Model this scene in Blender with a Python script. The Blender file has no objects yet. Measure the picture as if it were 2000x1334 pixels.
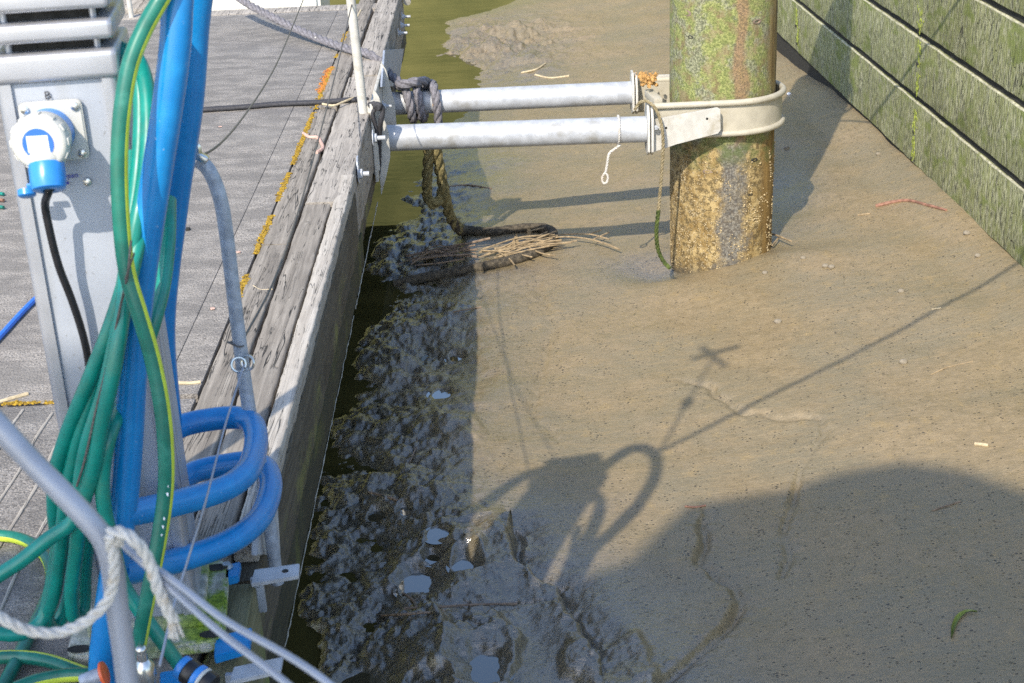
import bpy, bmesh, math, random
import numpy as np
from mathutils import Vector, Matrix
R = math.radians
random.seed(7)
S = bpy.context.scene
COL = S.collection

# ------------------------------------------------------------------ camera
F = 2900.0; TH = R(23.5); RO = R(2.58); CH = 1.4
_w = np.array([0, math.cos(TH), -math.sin(TH)]); _r0 = np.array([1., 0, 0]); _u0 = np.cross(_r0, _w)
_r = _r0*math.cos(RO) - _u0*math.sin(RO); _u = _u0*math.cos(RO) + _r0*math.sin(RO)
cam = bpy.data.cameras.new('camera'); co = bpy.data.objects.new('camera', cam); COL.objects.link(co)
co.matrix_world = Matrix(((_r[0], _u[0], -_w[0], 0), (_r[1], _u[1], -_w[1], 0), (_r[2], _u[2], -_w[2], CH), (0, 0, 0, 1)))
cam.sensor_width = 36; cam.lens = F/2000*36; cam.clip_start = .05; cam.clip_end = 600
cam.dof.use_dof = True; cam.dof.focus_distance = 4.6; cam.dof.aperture_fstop = 12
S.camera = co

# ------------------------------------------------------------------ light
SUN_AZ = 22.6; SUN_EL = 42.0      # horizontal direction light travels: (sin az, cos az)
W = bpy.data.worlds.new('World'); S.world = W; W.use_nodes = True
nt = W.node_tree; nt.nodes.clear()
sky = nt.nodes.new('ShaderNodeTexSky'); sky.sky_type = 'NISHITA'; sky.sun_disc = False
sky.sun_elevation = R(SUN_EL); sky.sun_rotation = R(180 + SUN_AZ)
sky.air_density = 1.0; sky.dust_density = 1.0; sky.ozone_density = 1.5
bg = nt.nodes.new('ShaderNodeBackground'); bg.inputs[1].default_value = .15
wo = nt.nodes.new('ShaderNodeOutputWorld')
nt.links.new(sky.outputs[0], bg.inputs[0]); nt.links.new(bg.outputs[0], wo.inputs[0])
sl = bpy.data.lights.new('sun', 'SUN'); sl.energy = 2.7; sl.angle = R(.53); sl.color = (1, .90, .76)
so = bpy.data.objects.new('sun', sl); COL.objects.link(so)
_sd = Vector((math.sin(R(SUN_AZ))*math.cos(R(SUN_EL)), math.cos(R(SUN_AZ))*math.cos(R(SUN_EL)), -math.sin(R(SUN_EL))))
so.rotation_euler = _sd.to_track_quat('-Z', 'Y').to_euler(); so.location = (-3, -6, 8)
S.view_settings.view_transform = 'Standard'; S.view_settings.look = 'None'
S.view_settings.exposure = 1.18; S.view_settings.gamma = 1
S.render.engine = 'CYCLES'
S.cycles.use_denoising = False
S.cycles.max_bounces = 6; S.cycles.sample_clamp_indirect = 6

# ------------------------------------------------------------------ measuring helpers: photo pixel -> point on a plane of the place
CAM = np.array([0, 0, CH])
def ray(a, b): return _w + _r*(a-1000)/F - _u*(b-667)/F
def P(a, b, z=0.):
    d = ray(a, b); return Vector(CAM + d*(z-CH)/d[2])
def PY(a, b, y):
    d = ray(a, b); return Vector(CAM + d*y/d[1])
def PX(a, b, x):
    d = ray(a, b); return Vector(CAM + d*x/d[0])

# ------------------------------------------------------------------ noise
_rng = np.random.RandomState(3)
_perm = _rng.permutation(1024)
_grad = np.stack([np.cos(np.linspace(0, 2*np.pi, 64, endpoint=False)), np.sin(np.linspace(0, 2*np.pi, 64, endpoint=False))], 1)
def perlin(x, y, seed=0):
    x = np.asarray(x, float); y = np.asarray(y, float)
    xi = np.floor(x).astype(int); yi = np.floor(y).astype(int); xf = x-xi; yf = y-yi
    def g(ix, iy, fx, fy):
        h = _perm[(_perm[(ix+seed*37) % 1024] + iy) % 1024] % 64
        return _grad[h, 0]*fx + _grad[h, 1]*fy
    u = xf*xf*xf*(xf*(xf*6-15)+10); v = yf*yf*yf*(yf*(yf*6-15)+10)
    a = g(xi, yi, xf, yf); b = g(xi+1, yi, xf-1, yf); c = g(xi, yi+1, xf, yf-1); d = g(xi+1, yi+1, xf-1, yf-1)
    return (a*(1-u)+b*u)*(1-v) + (c*(1-u)+d*u)*v
def fbm(x, y, f, oct=4, seed=0, gain=.5):
    s = 0; a = 1.
    for o in range(oct):
        s = s + a*perlin(x*f, y*f, seed+o); f *= 2.03; a *= gain
    return s
def sst(a, b, x):
    t = np.clip((x-a)/(b-a), 0, 1); return t*t*(3-2*t)

# ------------------------------------------------------------------ mesh builder
class MB:
    def __init__(s): s.v = []; s.f = []; s.m = []
    def add(s, vs, fs, mi=0):
        o = len(s.v); s.v += [tuple(p) for p in vs]
        s.f += [tuple(i+o for i in f) for f in fs]
        s.m += ([mi]*len(fs) if isinstance(mi, int) else list(mi)); return s
    def bm(s, b, mi=0, M=None):
        b.verts.index_update()
        s.add([(M @ v.co) if M else v.co.copy() for v in b.verts], [[v.index for v in f.verts] for f in b.faces], mi); b.free(); return s
    def box(s, c, size, bev=.002, rot=None, mi=0, seg=2):
        b = bmesh.new(); bmesh.ops.create_cube(b, size=1)
        for v in b.verts: v.co = Vector((v.co.x*size[0], v.co.y*size[1], v.co.z*size[2]))
        if bev: bmesh.ops.bevel(b, geom=b.edges[:], offset=bev, segments=seg, affect='EDGES', profile=.6)
        M = Matrix.Translation(c) @ (rot.to_4x4() if rot else Matrix.Identity(4))
        return s.bm(b, mi, M)
    def tube(s, pts, r, seg=12, step=None, mi=0, stripe=None, roll=0., closed=False, jit=0., smooth=True):
        p, rr = path(pts, r, step, closed, smooth)
        n = len(p); T, N, B = frames(p, closed)
        vs = []; k0 = len(s.v)
        for i in range(n):
            q = 1 + (jit*random.uniform(-1, 1) if jit else 0)
            for k in range(seg):
                a = 2*math.pi*k/seg + roll
                vs.append(p[i] + (N[i]*math.cos(a) + B[i]*math.sin(a))*rr[i]*q)
        fs = []; ms = []
        for i in range(n if closed else n-1):
            j = (i+1) % n
            for k in range(seg):
                l = (k+1) % seg
                fs.append((i*seg+k, i*seg+l, j*seg+l, j*seg+k)); ms.append(stripe[1] if stripe and k in stripe[0] else mi)
        if not closed:
            fs.append(tuple(range(seg))[::-1]); fs.append(tuple((n-1)*seg+k for k in range(seg))); ms += [mi, mi]
        return s.add(vs, fs, ms)
    def rope(s, pts, r, pitch=None, seg=7, mi=0, step=None, closed=False):
        pitch = pitch or r*7; step = step or pitch/9
        p, rr = path(pts, r, step, closed); T, N, B = frames(p, closed)
        d = [0.]
        for i in range(1, len(p)): d.append(d[-1] + (p[i]-p[i-1]).length)
        if closed:
            L = d[-1] + (p[0]-p[-1]).length; pitch = L/max(1, round(L/pitch))
        for k in range(3):
            q = []
            for i in range(len(p)):
                a = 2*math.pi*(d[i]/pitch + k/3)
                q.append(p[i] + (N[i]*math.cos(a)+B[i]*math.sin(a))*rr[i]*.5)
            s.tube(q, [x*.56 for x in rr], seg, mi=mi, closed=closed, smooth=False)
        return s
    def lathe(s, prof, M=None, seg=32, mi=0, cap=True):
        M = M or Matrix.Identity(4); vs = []; fs = []; n = len(prof)
        for (r, z) in prof:
            for k in range(seg):
                a = 2*math.pi*k/seg; vs.append(M @ Vector((r*math.cos(a), r*math.sin(a), z)))
        for i in range(n-1):
            for k in range(seg):
                l = (k+1) % seg; fs.append((i*seg+k, i*seg+l, (i+1)*seg+l, (i+1)*seg+k))
        if cap: fs.append(tuple(range(seg))[::-1]); fs.append(tuple((n-1)*seg+k for k in range(seg)))
        return s.add(vs, fs, mi)
    def prism(s, poly, vec, mi=0, bev=0.):
        b = bmesh.new(); vv = [b.verts.new(p) for p in poly]; f = b.faces.new(vv)
        e = bmesh.ops.extrude_face_region(b, geom=[f]); 
        for v in e['geom']:
            if isinstance(v, bmesh.types.BMVert): v.co += Vector(vec)
        bmesh.ops.recalc_face_normals(b, faces=b.faces[:])
        if bev: bmesh.ops.bevel(b, geom=b.edges[:], offset=bev, segments=2, affect='EDGES')
        return s.bm(b, mi)
    def ball(s, c, r, sub=1, sq=(1, 1, 1), mi=0, jit=0.):
        b = bmesh.new(); bmesh.ops.create_icosphere(b, subdivisions=sub, radius=r)
        for v in b.verts:
            q = 1+random.uniform(-jit, jit); v.co = Vector((v.co.x*sq[0]*q, v.co.y*sq[1]*q, v.co.z*sq[2]*q))
        return s.bm(b, mi, Matrix.Translation(c))
    def plank(s, x0, x1, y0, y1, z0, z1, along='y', step=.03, amp=.0025, bev=.006, seed=0, mi=0, shear=0., emi=None):
        """a weathered timber: rounded profile swept along with small irregularities"""
        n = max(2, int((y1-y0)/step)); prof = []
        for (cx, cz, a0) in ((x1-bev, z1-bev, 0), (x0+bev, z1-bev, 90), (x0+bev, z0+bev, 180), (x1-bev, z0+bev, 270)):
            for k in range(4):
                a = R(a0+k*30); prof.append((cx+bev*math.cos(a), cz+bev*math.sin(a)))
        m = len(prof); vs = []
        for i in range(n+1):
            y = y0+(y1-y0)*i/n
            for k, (x, z) in enumerate(prof):
                c = k//4
                dx = amp*(perlin(y*9, c*7.3+seed, 5)+.7*perlin(y*33, c*5.1+seed+k*.3, 6)+.5*perlin(y*80, k*3.7+seed, 7))
                dz = amp*(perlin(y*8, c*9.1+seed, 8)+.6*perlin(y*30, c*3.3+seed+k*.3, 9))
                vs.append((x+dx*1.4+shear*(y-y0), y, z+dz))
        fs = [(i*m+k, (i+1)*m+k, (i+1)*m+(k+1) % m, i*m+(k+1) % m) for i in range(n) for k in range(m)]
        ms = [emi if emi is not None and 4 <= k <= 6 else mi for i in range(n) for k in range(m)]+[mi, mi]
        fs.append(tuple(range(m))); fs.append(tuple(n*m+k for k in range(m))[::-1])
        return s.add(vs, fs, ms)

def path(pts, r, step=None, closed=False, smooth=True):
    pts = [Vector(q) for q in pts]
    rr = [r]*len(pts) if not isinstance(r, (list, tuple)) else list(r)
    if not smooth or len(pts) < 3:
        if step and len(pts) == 2:
            n = max(1, int((pts[1]-pts[0]).length/step))
            return [pts[0].lerp(pts[1], i/n) for i in range(n+1)], [rr[0]+(rr[1]-rr[0])*i/n for i in range(n+1)]
        return pts, rr
    out = []; ro = []; n = len(pts)
    for i in range(n if closed else n-1):
        p1 = pts[i]; p2 = pts[(i+1) % n]
        p0 = pts[i-1] if (i > 0 or closed) else p1*2-p2
        p3 = pts[(i+2) % n] if (i+2 < n or closed) else p2*2-p1
        L = (p2-p1).length; k = max(3, int(L/(step or max(L/10, rr[i]*.9))))
        # centripetal Catmull-Rom
        t0 = 0.; t1 = t0+max(1e-6, (p1-p0).length)**.5; t2 = t1+max(1e-6, L)**.5; t3 = t2+max(1e-6, (p3-p2).length)**.5
        for j in range(k):
            t = t1+(t2-t1)*j/k
            A1 = p0*((t1-t)/(t1-t0))+p1*((t-t0)/(t1-t0)); A2 = p1*((t2-t)/(t2-t1))+p2*((t-t1)/(t2-t1)); A3 = p2*((t3-t)/(t3-t2))+p3*((t-t2)/(t3-t2))
            B1 = A1*((t2-t)/(t2-t0))+A2*((t-t0)/(t2-t0)); B2 = A2*((t3-t)/(t3-t1))+A3*((t-t1)/(t3-t1))
            out.append(B1*((t2-t)/(t2-t1))+B2*((t-t1)/(t2-t1)))
            ro.append(rr[i]+(rr[(i+1) % n]-rr[i])*j/k)
    if not closed: out.append(pts[-1]); ro.append(rr[-1])
    return out, ro
def frames(p, closed=False):
    n = len(p); T = []
    for i in range(n):
        a = p[(i-1) % n] if (i > 0 or closed) else p[0]; b = p[(i+1) % n] if (i < n-1 or closed) else p[-1]
        d = b-a; T.append(d.normalized() if d.length > 1e-9 else Vector((0, 0, 1)))
    ref = Vector((0, 0, 1)) if abs(T[0].z) < .9 else Vector((1, 0, 0))
    N = [(ref-T[0]*ref.dot(T[0])).normalized()]
    for i in range(1, n):
        v = N[-1]-T[i]*N[-1].dot(T[i]); N.append(v.normalized() if v.length > 1e-6 else N[-1])
    return T, N, [T[i].cross(N[i]) for i in range(n)]

ROOT = {}
def thing(name, label, cat, loc, group=None):
    o = bpy.data.objects.new(name, None); COL.objects.link(o); o.location = loc; o.empty_display_size = .05
    o['label'] = label; o['category'] = cat
    if group: o['group'] = group
    ROOT[o.name] = Vector(loc); return o
def obj(name, mb, mats, parent=None, label=None, cat=None, group=None, kind=None, flat=False, ang=40, origin=None):
    mats = mats if isinstance(mats, (list, tuple)) else [mats]
    if parent is not None: off = ROOT[parent.name]
    else:
        a = np.array(mb.v); off = Vector(origin) if origin is not None else Vector(((a[:, 0].min()+a[:, 0].max())/2, (a[:, 1].min()+a[:, 1].max())/2, a[:, 2].min()))
    me = bpy.data.meshes.new(name)
    me.from_pydata([(x-off.x, y-off.y, z-off.z) for (x, y, z) in mb.v], [], mb.f)
    for m in mats: me.materials.append(m)
    me.polygons.foreach_set('material_index', mb.m)
    b = bmesh.new(); b.from_mesh(me); bmesh.ops.recalc_face_normals(b, faces=b.faces[:]); b.to_mesh(me); b.free()
    if not flat:
        me.shade_smooth(); me.set_sharp_from_angle(angle=R(ang))
    o = bpy.data.objects.new(name, me); COL.objects.link(o)
    if parent is not None: o.parent = parent; ROOT[o.name] = off
    else: o.location = off; ROOT[o.name] = off
    if label: o['label'] = label
    if cat: o['category'] = cat
    if group: o['group'] = group
    if kind: o['kind'] = kind
    return o

# ------------------------------------------------------------------ materials
class NM:
    """small node-graph writer"""
    def __init__(s, name):
        s.m = bpy.data.materials.new(name); s.m.use_nodes = True; s.t = s.m.node_tree
        s.b = s.t.nodes['Principled BSDF']; s.tc = s.n('ShaderNodeTexCoord'); s.o = s.tc.outputs['Object']
    def n(s, k): return s.t.nodes.new(k)
    def l(s, a, b): s.t.links.new(a, b)
    def sock(s, v, inp):
        if isinstance(v, bpy.types.NodeSocket): s.l(v, inp)
        elif isinstance(v, tuple) and len(v) == 3 and inp.type == 'RGBA': inp.default_value = (*v, 1)
        else: inp.default_value = v
    def map(s, scale=(1, 1, 1), rot=(0, 0, 0), loc=(0, 0, 0), vec=None):
        q = s.n('ShaderNodeMapping'); q.inputs['Scale'].default_value = scale; q.inputs['Rotation'].default_value = rot; q.inputs['Location'].default_value = loc
        s.l(vec or s.o, q.inputs[0]); return q.outputs[0]
    def noise(s, scale, det=4, rough=.55, vec=None, dist=0.):
        q = s.n('ShaderNodeTexNoise'); q.inputs['Scale'].default_value = scale; q.inputs['Detail'].default_value = det
        q.inputs['Roughness'].default_value = rough; q.inputs['Distortion'].default_value = dist; s.l(vec or s.o, q.inputs['Vector']); return q.outputs['Fac']
    def vor(s, scale, vec=None, feat='F1', out='Distance', rnd=1.):
        q = s.n('ShaderNodeTexVoronoi'); q.feature = feat; q.inputs['Scale'].default_value = scale; q.inputs['Randomness'].default_value = rnd
        s.l(vec or s.o, q.inputs['Vector']); return q.outputs[out]
    def ramp(s, fac, a, b, lo=0., hi=1.):
        q = s.n('ShaderNodeMapRange'); q.interpolation_type = 'SMOOTHSTEP'
        q.inputs['From Min'].default_value = a; q.inputs['From Max'].default_value = b; q.inputs['To Min'].default_value = lo; q.inputs['To Max'].default_value = hi
        s.l(fac, q.inputs['Value']); return q.outputs[0]
    def mix(s, f, a, b, mode='MIX'):
        q = s.n('ShaderNodeMix'); q.data_type = 'RGBA'; q.blend_type = mode
        s.sock(f, q.inputs[0]); s.sock(a, q.inputs[6]); s.sock(b, q.inputs[7]); return q.outputs[2]
    def math(s, op, a, b=0.):
        q = s.n('ShaderNodeMath'); q.operation = op; s.sock(a, q.inputs[0]); s.sock(b, q.inputs[1]); return q.outputs[0]
    def xyz(s, vec=None):
        q = s.n('ShaderNodeSeparateXYZ'); s.l(vec or s.o, q.inputs[0]); return q.outputs
    def attr(s, name):
        q = s.n('ShaderNodeAttribute'); q.attribute_name = name; return q.outputs['Fac']
    def bump(s, h, strength=.5, dist=.002, prev=None):
        q = s.n('ShaderNodeBump'); q.inputs['Strength'].default_value = strength; q.inputs['Distance'].default_value = dist; s.l(h, q.inputs['Height'])
        if prev: s.l(prev, q.inputs['Normal'])
        return q.outputs[0]
    def done(s, col=None, rough=None, normal=None, metal=None, **kw):
        if col is not None: s.sock(col, s.b.inputs['Base Color'])
        if rough is not None: s.sock(rough, s.b.inputs['Roughness'])
        if metal is not None: s.sock(metal, s.b.inputs['Metallic'])
        if normal is not None: s.l(normal, s.b.inputs['Normal'])
        for k, v in kw.items(): s.sock(v, s.b.inputs[k.replace('_', ' ')])
        return s.m

def m_simple(name, col, rough=.5, metal=0., var=.12, scale=40, bump=.0, bscale=300, coat=0., dirt=None):
    q = NM(name); a = q.noise(scale, 4)
    c = q.mix(q.ramp(a, .3, .7), tuple(x*(1-var) for x in col), tuple(min(1, x*(1+var)) for x in col))
    if dirt:
        d = q.ramp(q.noise(scale*.35, 6, .65), .52, .72); c = q.mix(d, c, dirt)
    r = q.ramp(q.noise(scale*1.7, 3), .3, .7, rough*.85, min(1, rough*1.15))
    nn = q.bump(q.noise(bscale, 3), bump, .001) if bump else None
    kw = {}
    if coat: kw['Coat_Weight'] = coat
    return q.done(c, r, nn, metal, **kw)

def m_wood(name, light, dark, crack=1., scale=1., green=None, gz=None, axis='y', speck=0.):
    q = NM(name)
    sc = {'y': (1, .045, 1), 'z': (1, 1, .06)}[axis]
    v = q.map(tuple(x*scale for x in sc))
    warp = q.noise(6, 3)
    a = q.noise(70, 6, .7, vec=v, dist=.4); b = q.noise(220, 3, .6, vec=v); big = q.noise(5, 4)
    c = q.mix(q.ramp(a, .3, .72), dark, light)
    c = q.mix(q.ramp(big, .35, .7, 0, .55), c, tuple(.5*(x+y) for x, y in zip(light, dark)))
    c = q.mix(q.ramp(b, .35, .65, .25, 0), c, dark)
    n = q.noise(34, 2, .5, vec=v, dist=.9)
    line = q.math('ABSOLUTE', q.math('SUBTRACT', n, .5))
    ck = q.ramp(line, .0, .012, 1., 0.); msk = q.ramp(q.noise(9, 3), .40, .52)
    ck = q.math('MULTIPLY', ck, msk); ck = q.math('MULTIPLY', ck, crack)
    n2 = q.noise(75, 2, .5, vec=v, dist=.7); ck2 = q.ramp(q.math('ABSOLUTE', q.math('SUBTRACT', n2, .5)), 0., .014, .8*crack, 0.)
    ckm = q.math('MAXIMUM', ck, q.math('MULTIPLY', ck2, q.ramp(q.noise(14, 2), .5, .6)))
    c = q.mix(ckm, c, tuple(x*.16 for x in dark))
    if green:
        g = q.ramp(q.noise(16, 5, .6, vec=q.map((1, .25, .5))), .5, .68)
        if gz: 
            z = q.xyz()[2]; g = q.math('MULTIPLY', g, q.ramp(z, gz[0], gz[1], 1., 0.))
        c = q.mix(g, c, green)
    h = q.math('SUBTRACT', q.math('ADD', q.math('MULTIPLY', a, .5), q.math('MULTIPLY', b, .35)), q.math('MULTIPLY', ckm, 1.1))
    return q.done(c, .82, q.bump(h, .8, .004))

M = {}
M['alu'] = m_simple('brushed_aluminium', (.42, .43, .46), .36, .55, .05, 15, .05, 400)
def m_panel():
    q = NM('painted_alloy_panel'); st = q.noise(30, 4, .6, vec=q.map((1, 1, .06))); a = q.noise(7, 5, .6)
    c = q.mix(q.ramp(a, .35, .7), (.33, .36, .415), (.38, .41, .46)); z = q.xyz()[2]
    gr = q.math('MULTIPLY', q.ramp(st, .52, .70), q.ramp(z, .05, .75, .75, .22)); c = q.mix(gr, c, (.24, .235, .20))
    sp = q.ramp(q.noise(160, 2), .68, .74, 0, .6); c = q.mix(sp, c, (.18, .17, .15))
    return q.done(c, q.ramp(a, .3, .7, .38, .52), q.bump(q.noise(300, 2), .03, .001), .15)
M['alu_panel'] = m_panel()
M['alu_dark'] = m_simple('shaded_alloy_groove', (.12, .12, .12), .6)
M['galv'] = m_simple('galvanised_steel', (.40, .42, .445), .45, .1, .13, 26, .12, 220, dirt=(.29, .29, .275))
M['galv_dull'] = m_simple('dull_galvanised', (.36, .40, .46), .55, .25, .2, 55, .2, 160)
M['white_paint'] = m_simple('chalky_white_paint', (.47, .46, .42), .5, 0, .1, 30, .1, 200, dirt=(.33, .30, .23))
M['cream_paint'] = m_simple('cream_painted_steel', (.42, .39, .31), .5, 0, .08, 22, .15, 160, dirt=(.30, .26, .18))
M['white_plastic'] = m_simple('white_plastic', (.52, .52, .485), .32, 0, .03, 60)
M['blue_plastic'] = m_simple('blue_plastic', (.03, .22, .62), .3, 0, .05, 60)
M['label_blue'] = m_simple('label_blue', (.03, .14, .60), .4, 0, .03, 60)
M['label_paper'] = m_simple('label_paper', (.78, .80, .84), .5, 0, .03, 120)
M['ink'] = m_simple('grey_ink', (.015, .015, .02), .5)
M['ink_blue'] = m_simple('blue_ink', (.02, .02, .30), .5)
M['chrome'] = m_simple('stainless_steel', (.62, .61, .58), .22, .9, .1, 80)
M['rubber'] = m_simple('black_rubber', (.012, .012, .014), .38, 0, .2, 60)
M['black_cord'] = m_simple('black_braid', (.035, .035, .04), .75, 0, .4, 200, .6, 500)
M['wire'] = m_simple('wire_rope', (.13, .12, .11), .55, .4, .3, 300)
M['grey_tube'] = m_simple('grey_satin_tube', (.32, .34, .39), .38, .2, .08, 20)
M['white_rope'] = m_simple('white_rope_fibre', (.52, .50, .46), .85, 0, .15, 120, .5, 700, dirt=(.42, .34, .24))
M['grey_rope'] = m_simple('grey_rope_fibre', (.155, .15, .165), .85, 0, .3, 90, .7, 800)
M['orange'] = m_simple('orange_plastic', (.75, .13, .04), .4)
M['hose_teal'] = m_simple('teal_hose', (.0, .20, .155), .38, 0, .14, 30, dirt=(.03, .20, .14), coat=.15)
M['hose_dark'] = m_simple('dark_green_hose', (.006, .135, .095), .36, 0, .15, 40, dirt=(.03, .2, .15), coat=.15)
M['hose_yellow'] = m_simple('yellow_hose_stripe', (.50, .62, .06), .4, 0, .1, 40)
M['blue_hose'] = m_simple('blue_hose', (.03, .16, .62), .4, 0, .1, 60)
M['pink'] = m_simple('pink_twine', (.50, .33, .27), .9, 0, .2, 100)
M['straw'] = m_simple('dry_straw', (.48, .40, .26), .85, 0, .2, 80)
M['stick'] = m_simple('dead_stick', (.20, .15, .11), .85, 0, .35, 60, .4, 200)
M['stick_pale'] = m_simple('pale_twig', (.28, .215, .13), .85, 0, .3, 60, .4, 200)
M['red_stick'] = m_simple('reddish_stick', (.25, .13, .09), .75, 0, .3, 50, .4, 200)
M['leaf'] = m_simple('willow_leaf', (.13, .17, .035), .5, 0, .3, 40)
M['pebble'] = m_simple('mud_pebble', (.24, .21, .16), .8, 0, .25, 60, .4, 150)
M['weed'] = m_simple('dry_weed', (.42, .24, .08), .95, 0, .35, 150, .8, 300)
M['canvas'] = m_simple('cream_canvas', (.70, .68, .62), .9)
M['hull'] = m_simple('cream_gelcoat', (.72, .70, .60), .3, 0, .04, 5)
M['bare_wood'] = m_simple('grey_wedge_wood', (.42, .42, .42), .8, 0, .2, 40, .4, 120)
M['near_black'] = m_simple('dark_recess', (.02, .02, .018), .9)  # flat near-black; in the wall gaps it stands for shadow
M['wood'] = m_wood('weathered_timber', (.36, .325, .275), (.135, .118, .098))
M['wood2'] = m_wood('weathered_timber_pale', (.47, .43, .375), (.20, .18, .155), 1.2)
M['fender'] = m_wood('bleached_fender_timber', (.53, .495, .435), (.29, .26, .22), .9, 1.0)
M['side'] = m_wood('algae_stained_side_timber', (.135, .117, .085), (.05, .043, .03), .5, 1.2, green=(.17, .17, .055), gz=(.22, .30))
M['slime'] = m_wood('slimy_side_timber', (.05, .05, .024), (.02, .021, .012), .3, 1.2, green=(.10, .11, .02), gz=(0.0, .3))
M['post_wood'] = m_wood('green_tinged_post', (.26, .24, .15), (.10, .10, .045), .6, 1.0, green=(.16, .19, .05))
M['barnacle'] = m_simple('pale_barnacle', (.40, .32, .18), .9, 0, .35, 90)
M['algae'] = m_simple('bright_algae', (.26, .31, .05), .95, 0, .4, 130, .8, 300)
M['crust'] = m_simple('barnacle_crust', (.40, .37, .30), .9, 0, .3, 200, .8, 300)

def m_blue():
    q = NM('chalked_blue_paint')
    a = q.noise(25, 5, .6)
    c = q.mix(q.ramp(a, .4, .8), (.002, .185, .48), (.006, .24, .57))
    geo = q.n('ShaderNodeNewGeometry'); up = q.xyz(geo.outputs['Normal'])[2]
    sc = q.ramp(q.noise(90, 5, .7), .66, .70); c = q.mix(sc, c, (.20, .34, .55))
    return q.done(c, q.ramp(a, .3, .7, .3, .42), q.bump(q.noise(160, 2), .04, .001), Coat_Weight=.25, Coat_Roughness=.15)
M['blue_paint'] = m_blue()

def m_deck():
    q = NM('gritty_deck_felt')
    g = q.vor(200, out='Distance'); f = q.noise(210, 4, .75); p = q.noise(7, 5, .6, vec=q.map((1, 2.2, 1), (0, 0, .5))); w = q.noise(45, 4, .65, vec=q.map((.5, 2.2, 1), (0, 0, .35)))
    c = q.mix(q.ramp(f, .34, .66), (.055, .05, .045), (.44, .405, .36))
    c = q.mix(q.ramp(w, .38, .68, 0, .55), c, (.39, .36, .325))
    c = q.mix(q.ramp(p, .40, .62, .62, 0), c, (.135, .127, .118))
    c = q.mix(q.ramp(q.noise(2.3, 4), .55, .75, 0, .4), c, (.36, .34, .31))
    h = q.math('ADD', q.math('MULTIPLY', g, .6), f)
    return q.done(c, .85, q.bump(h, .9, .0035))
M['deck'] = m_deck()

def m_pile():
    q = NM('algae_covered_pile'); X = q.xyz(); x, y, z = X
    v = q.map((1, 1, .16)); fine = q.noise(120, 4, .7); mid = q.noise(20, 5, .65); st = q.noise(28, 5, .65, vec=v)
    # bare upper timber with algae
    up = q.mix(q.ramp(st, .35, .7), (.15, .11, .05), (.28, .25, .13))
    alg = q.mix(q.ramp(fine, .4, .65), (.13, .155, .045), (.30, .32, .11))
    up = q.mix(q.ramp(mid, .36, .55), up, alg)
    gp = q.mix(q.ramp(fine, .42, .6), (.10, .10, .075), (.30, .30, .22))
    up = q.mix(q.math('MULTIPLY', q.ramp(q.noise(11, 5, .7), .48, .60), .7), up, gp)
    # right side bare brown, brown strip down the front
    xr = q.math('ADD', x, q.math('MULTIPLY', q.math('SUBTRACT', q.noise(9, 4, vec=q.map((1, 1, .4))), .5), .12))
    up = q.mix(q.ramp(xr, .14, .185), up, q.mix(q.ramp(st, .3, .7), (.09, .055, .015), (.27, .19, .07)))
    s = q.ramp(q.math('ABSOLUTE', q.math('SUBTRACT', xr, .033)),   .012, .034, .85, 0)
    up = q.mix(s, up, q.mix(q.ramp(fine, .4, .6), (.16, .11, .065), (.30, .19, .10)))
    # tidal zone: ochre with pale barnacle crumbs, dark streak
    bar = q.ramp(q.vor(150, out='Distance'), .18, .36, 1, 0); bm = q.ramp(q.noise(24, 4, .6), .42, .58)
    lo = q.mix(q.ramp(mid, .35, .68), (.20, .13, .04), (.43, .33, .155))
    lo = q.mix(q.ramp(q.noise(48, 5, .75), .47, .56, 0, .85), lo, (.085, .06, .022))
    lo = q.mix(q.math('MULTIPLY', bar, bm), lo, (.58, .49, .32))
    s2 = q.ramp(q.math('ADD', q.math('ABSOLUTE', q.math('SUBTRACT', xr, .005)), q.math('ADD', q.math('MULTIPLY', q.math('SUBTRACT', q.noise(10, 5, .65), .5), .17), q.math('MULTIPLY', q.math('SUBTRACT', q.noise(70, 4, .7), .5), .05))), .02, .07, 1, 0)
    lo = q.mix(q.math('MULTIPLY', s2, .8), lo, q.mix(q.ramp(fine, .42, .62), (.06, .063, .068), (.22, .22, .20)))
    lo = q.mix(q.ramp(xr, .10, .16), lo, q.mix(q.ramp(st, .3, .7), (.13, .075, .018), (.30, .19, .06)))
    zz = q.math('ADD', z, q.math('MULTIPLY', q.math('SUBTRACT', q.noise(7, 3), .5), .16))
    gb = q.math('MULTIPLY', q.ramp(zz, -.36, -.26, 0, 1), q.ramp(q.noise(18, 4), .4, .6)); lo = q.mix(q.math('MULTIPLY', gb, .7), lo, (.085, .12, .03))
    c = q.mix(q.ramp(zz, -.24, -.19), lo, up)
    c = q.mix(q.ramp(zz, -.78, -.70, .8, 0), c, (.055, .05, .04))
    h = q.math('ADD', q.math('MULTIPLY', fine, .5), q.math('MULTIPLY', bar, .4)); h = q.math('ADD', h, st)
    return q.done(c, .85, q.bump(h, .7, .006))
M['pile'] = m_pile()

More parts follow.
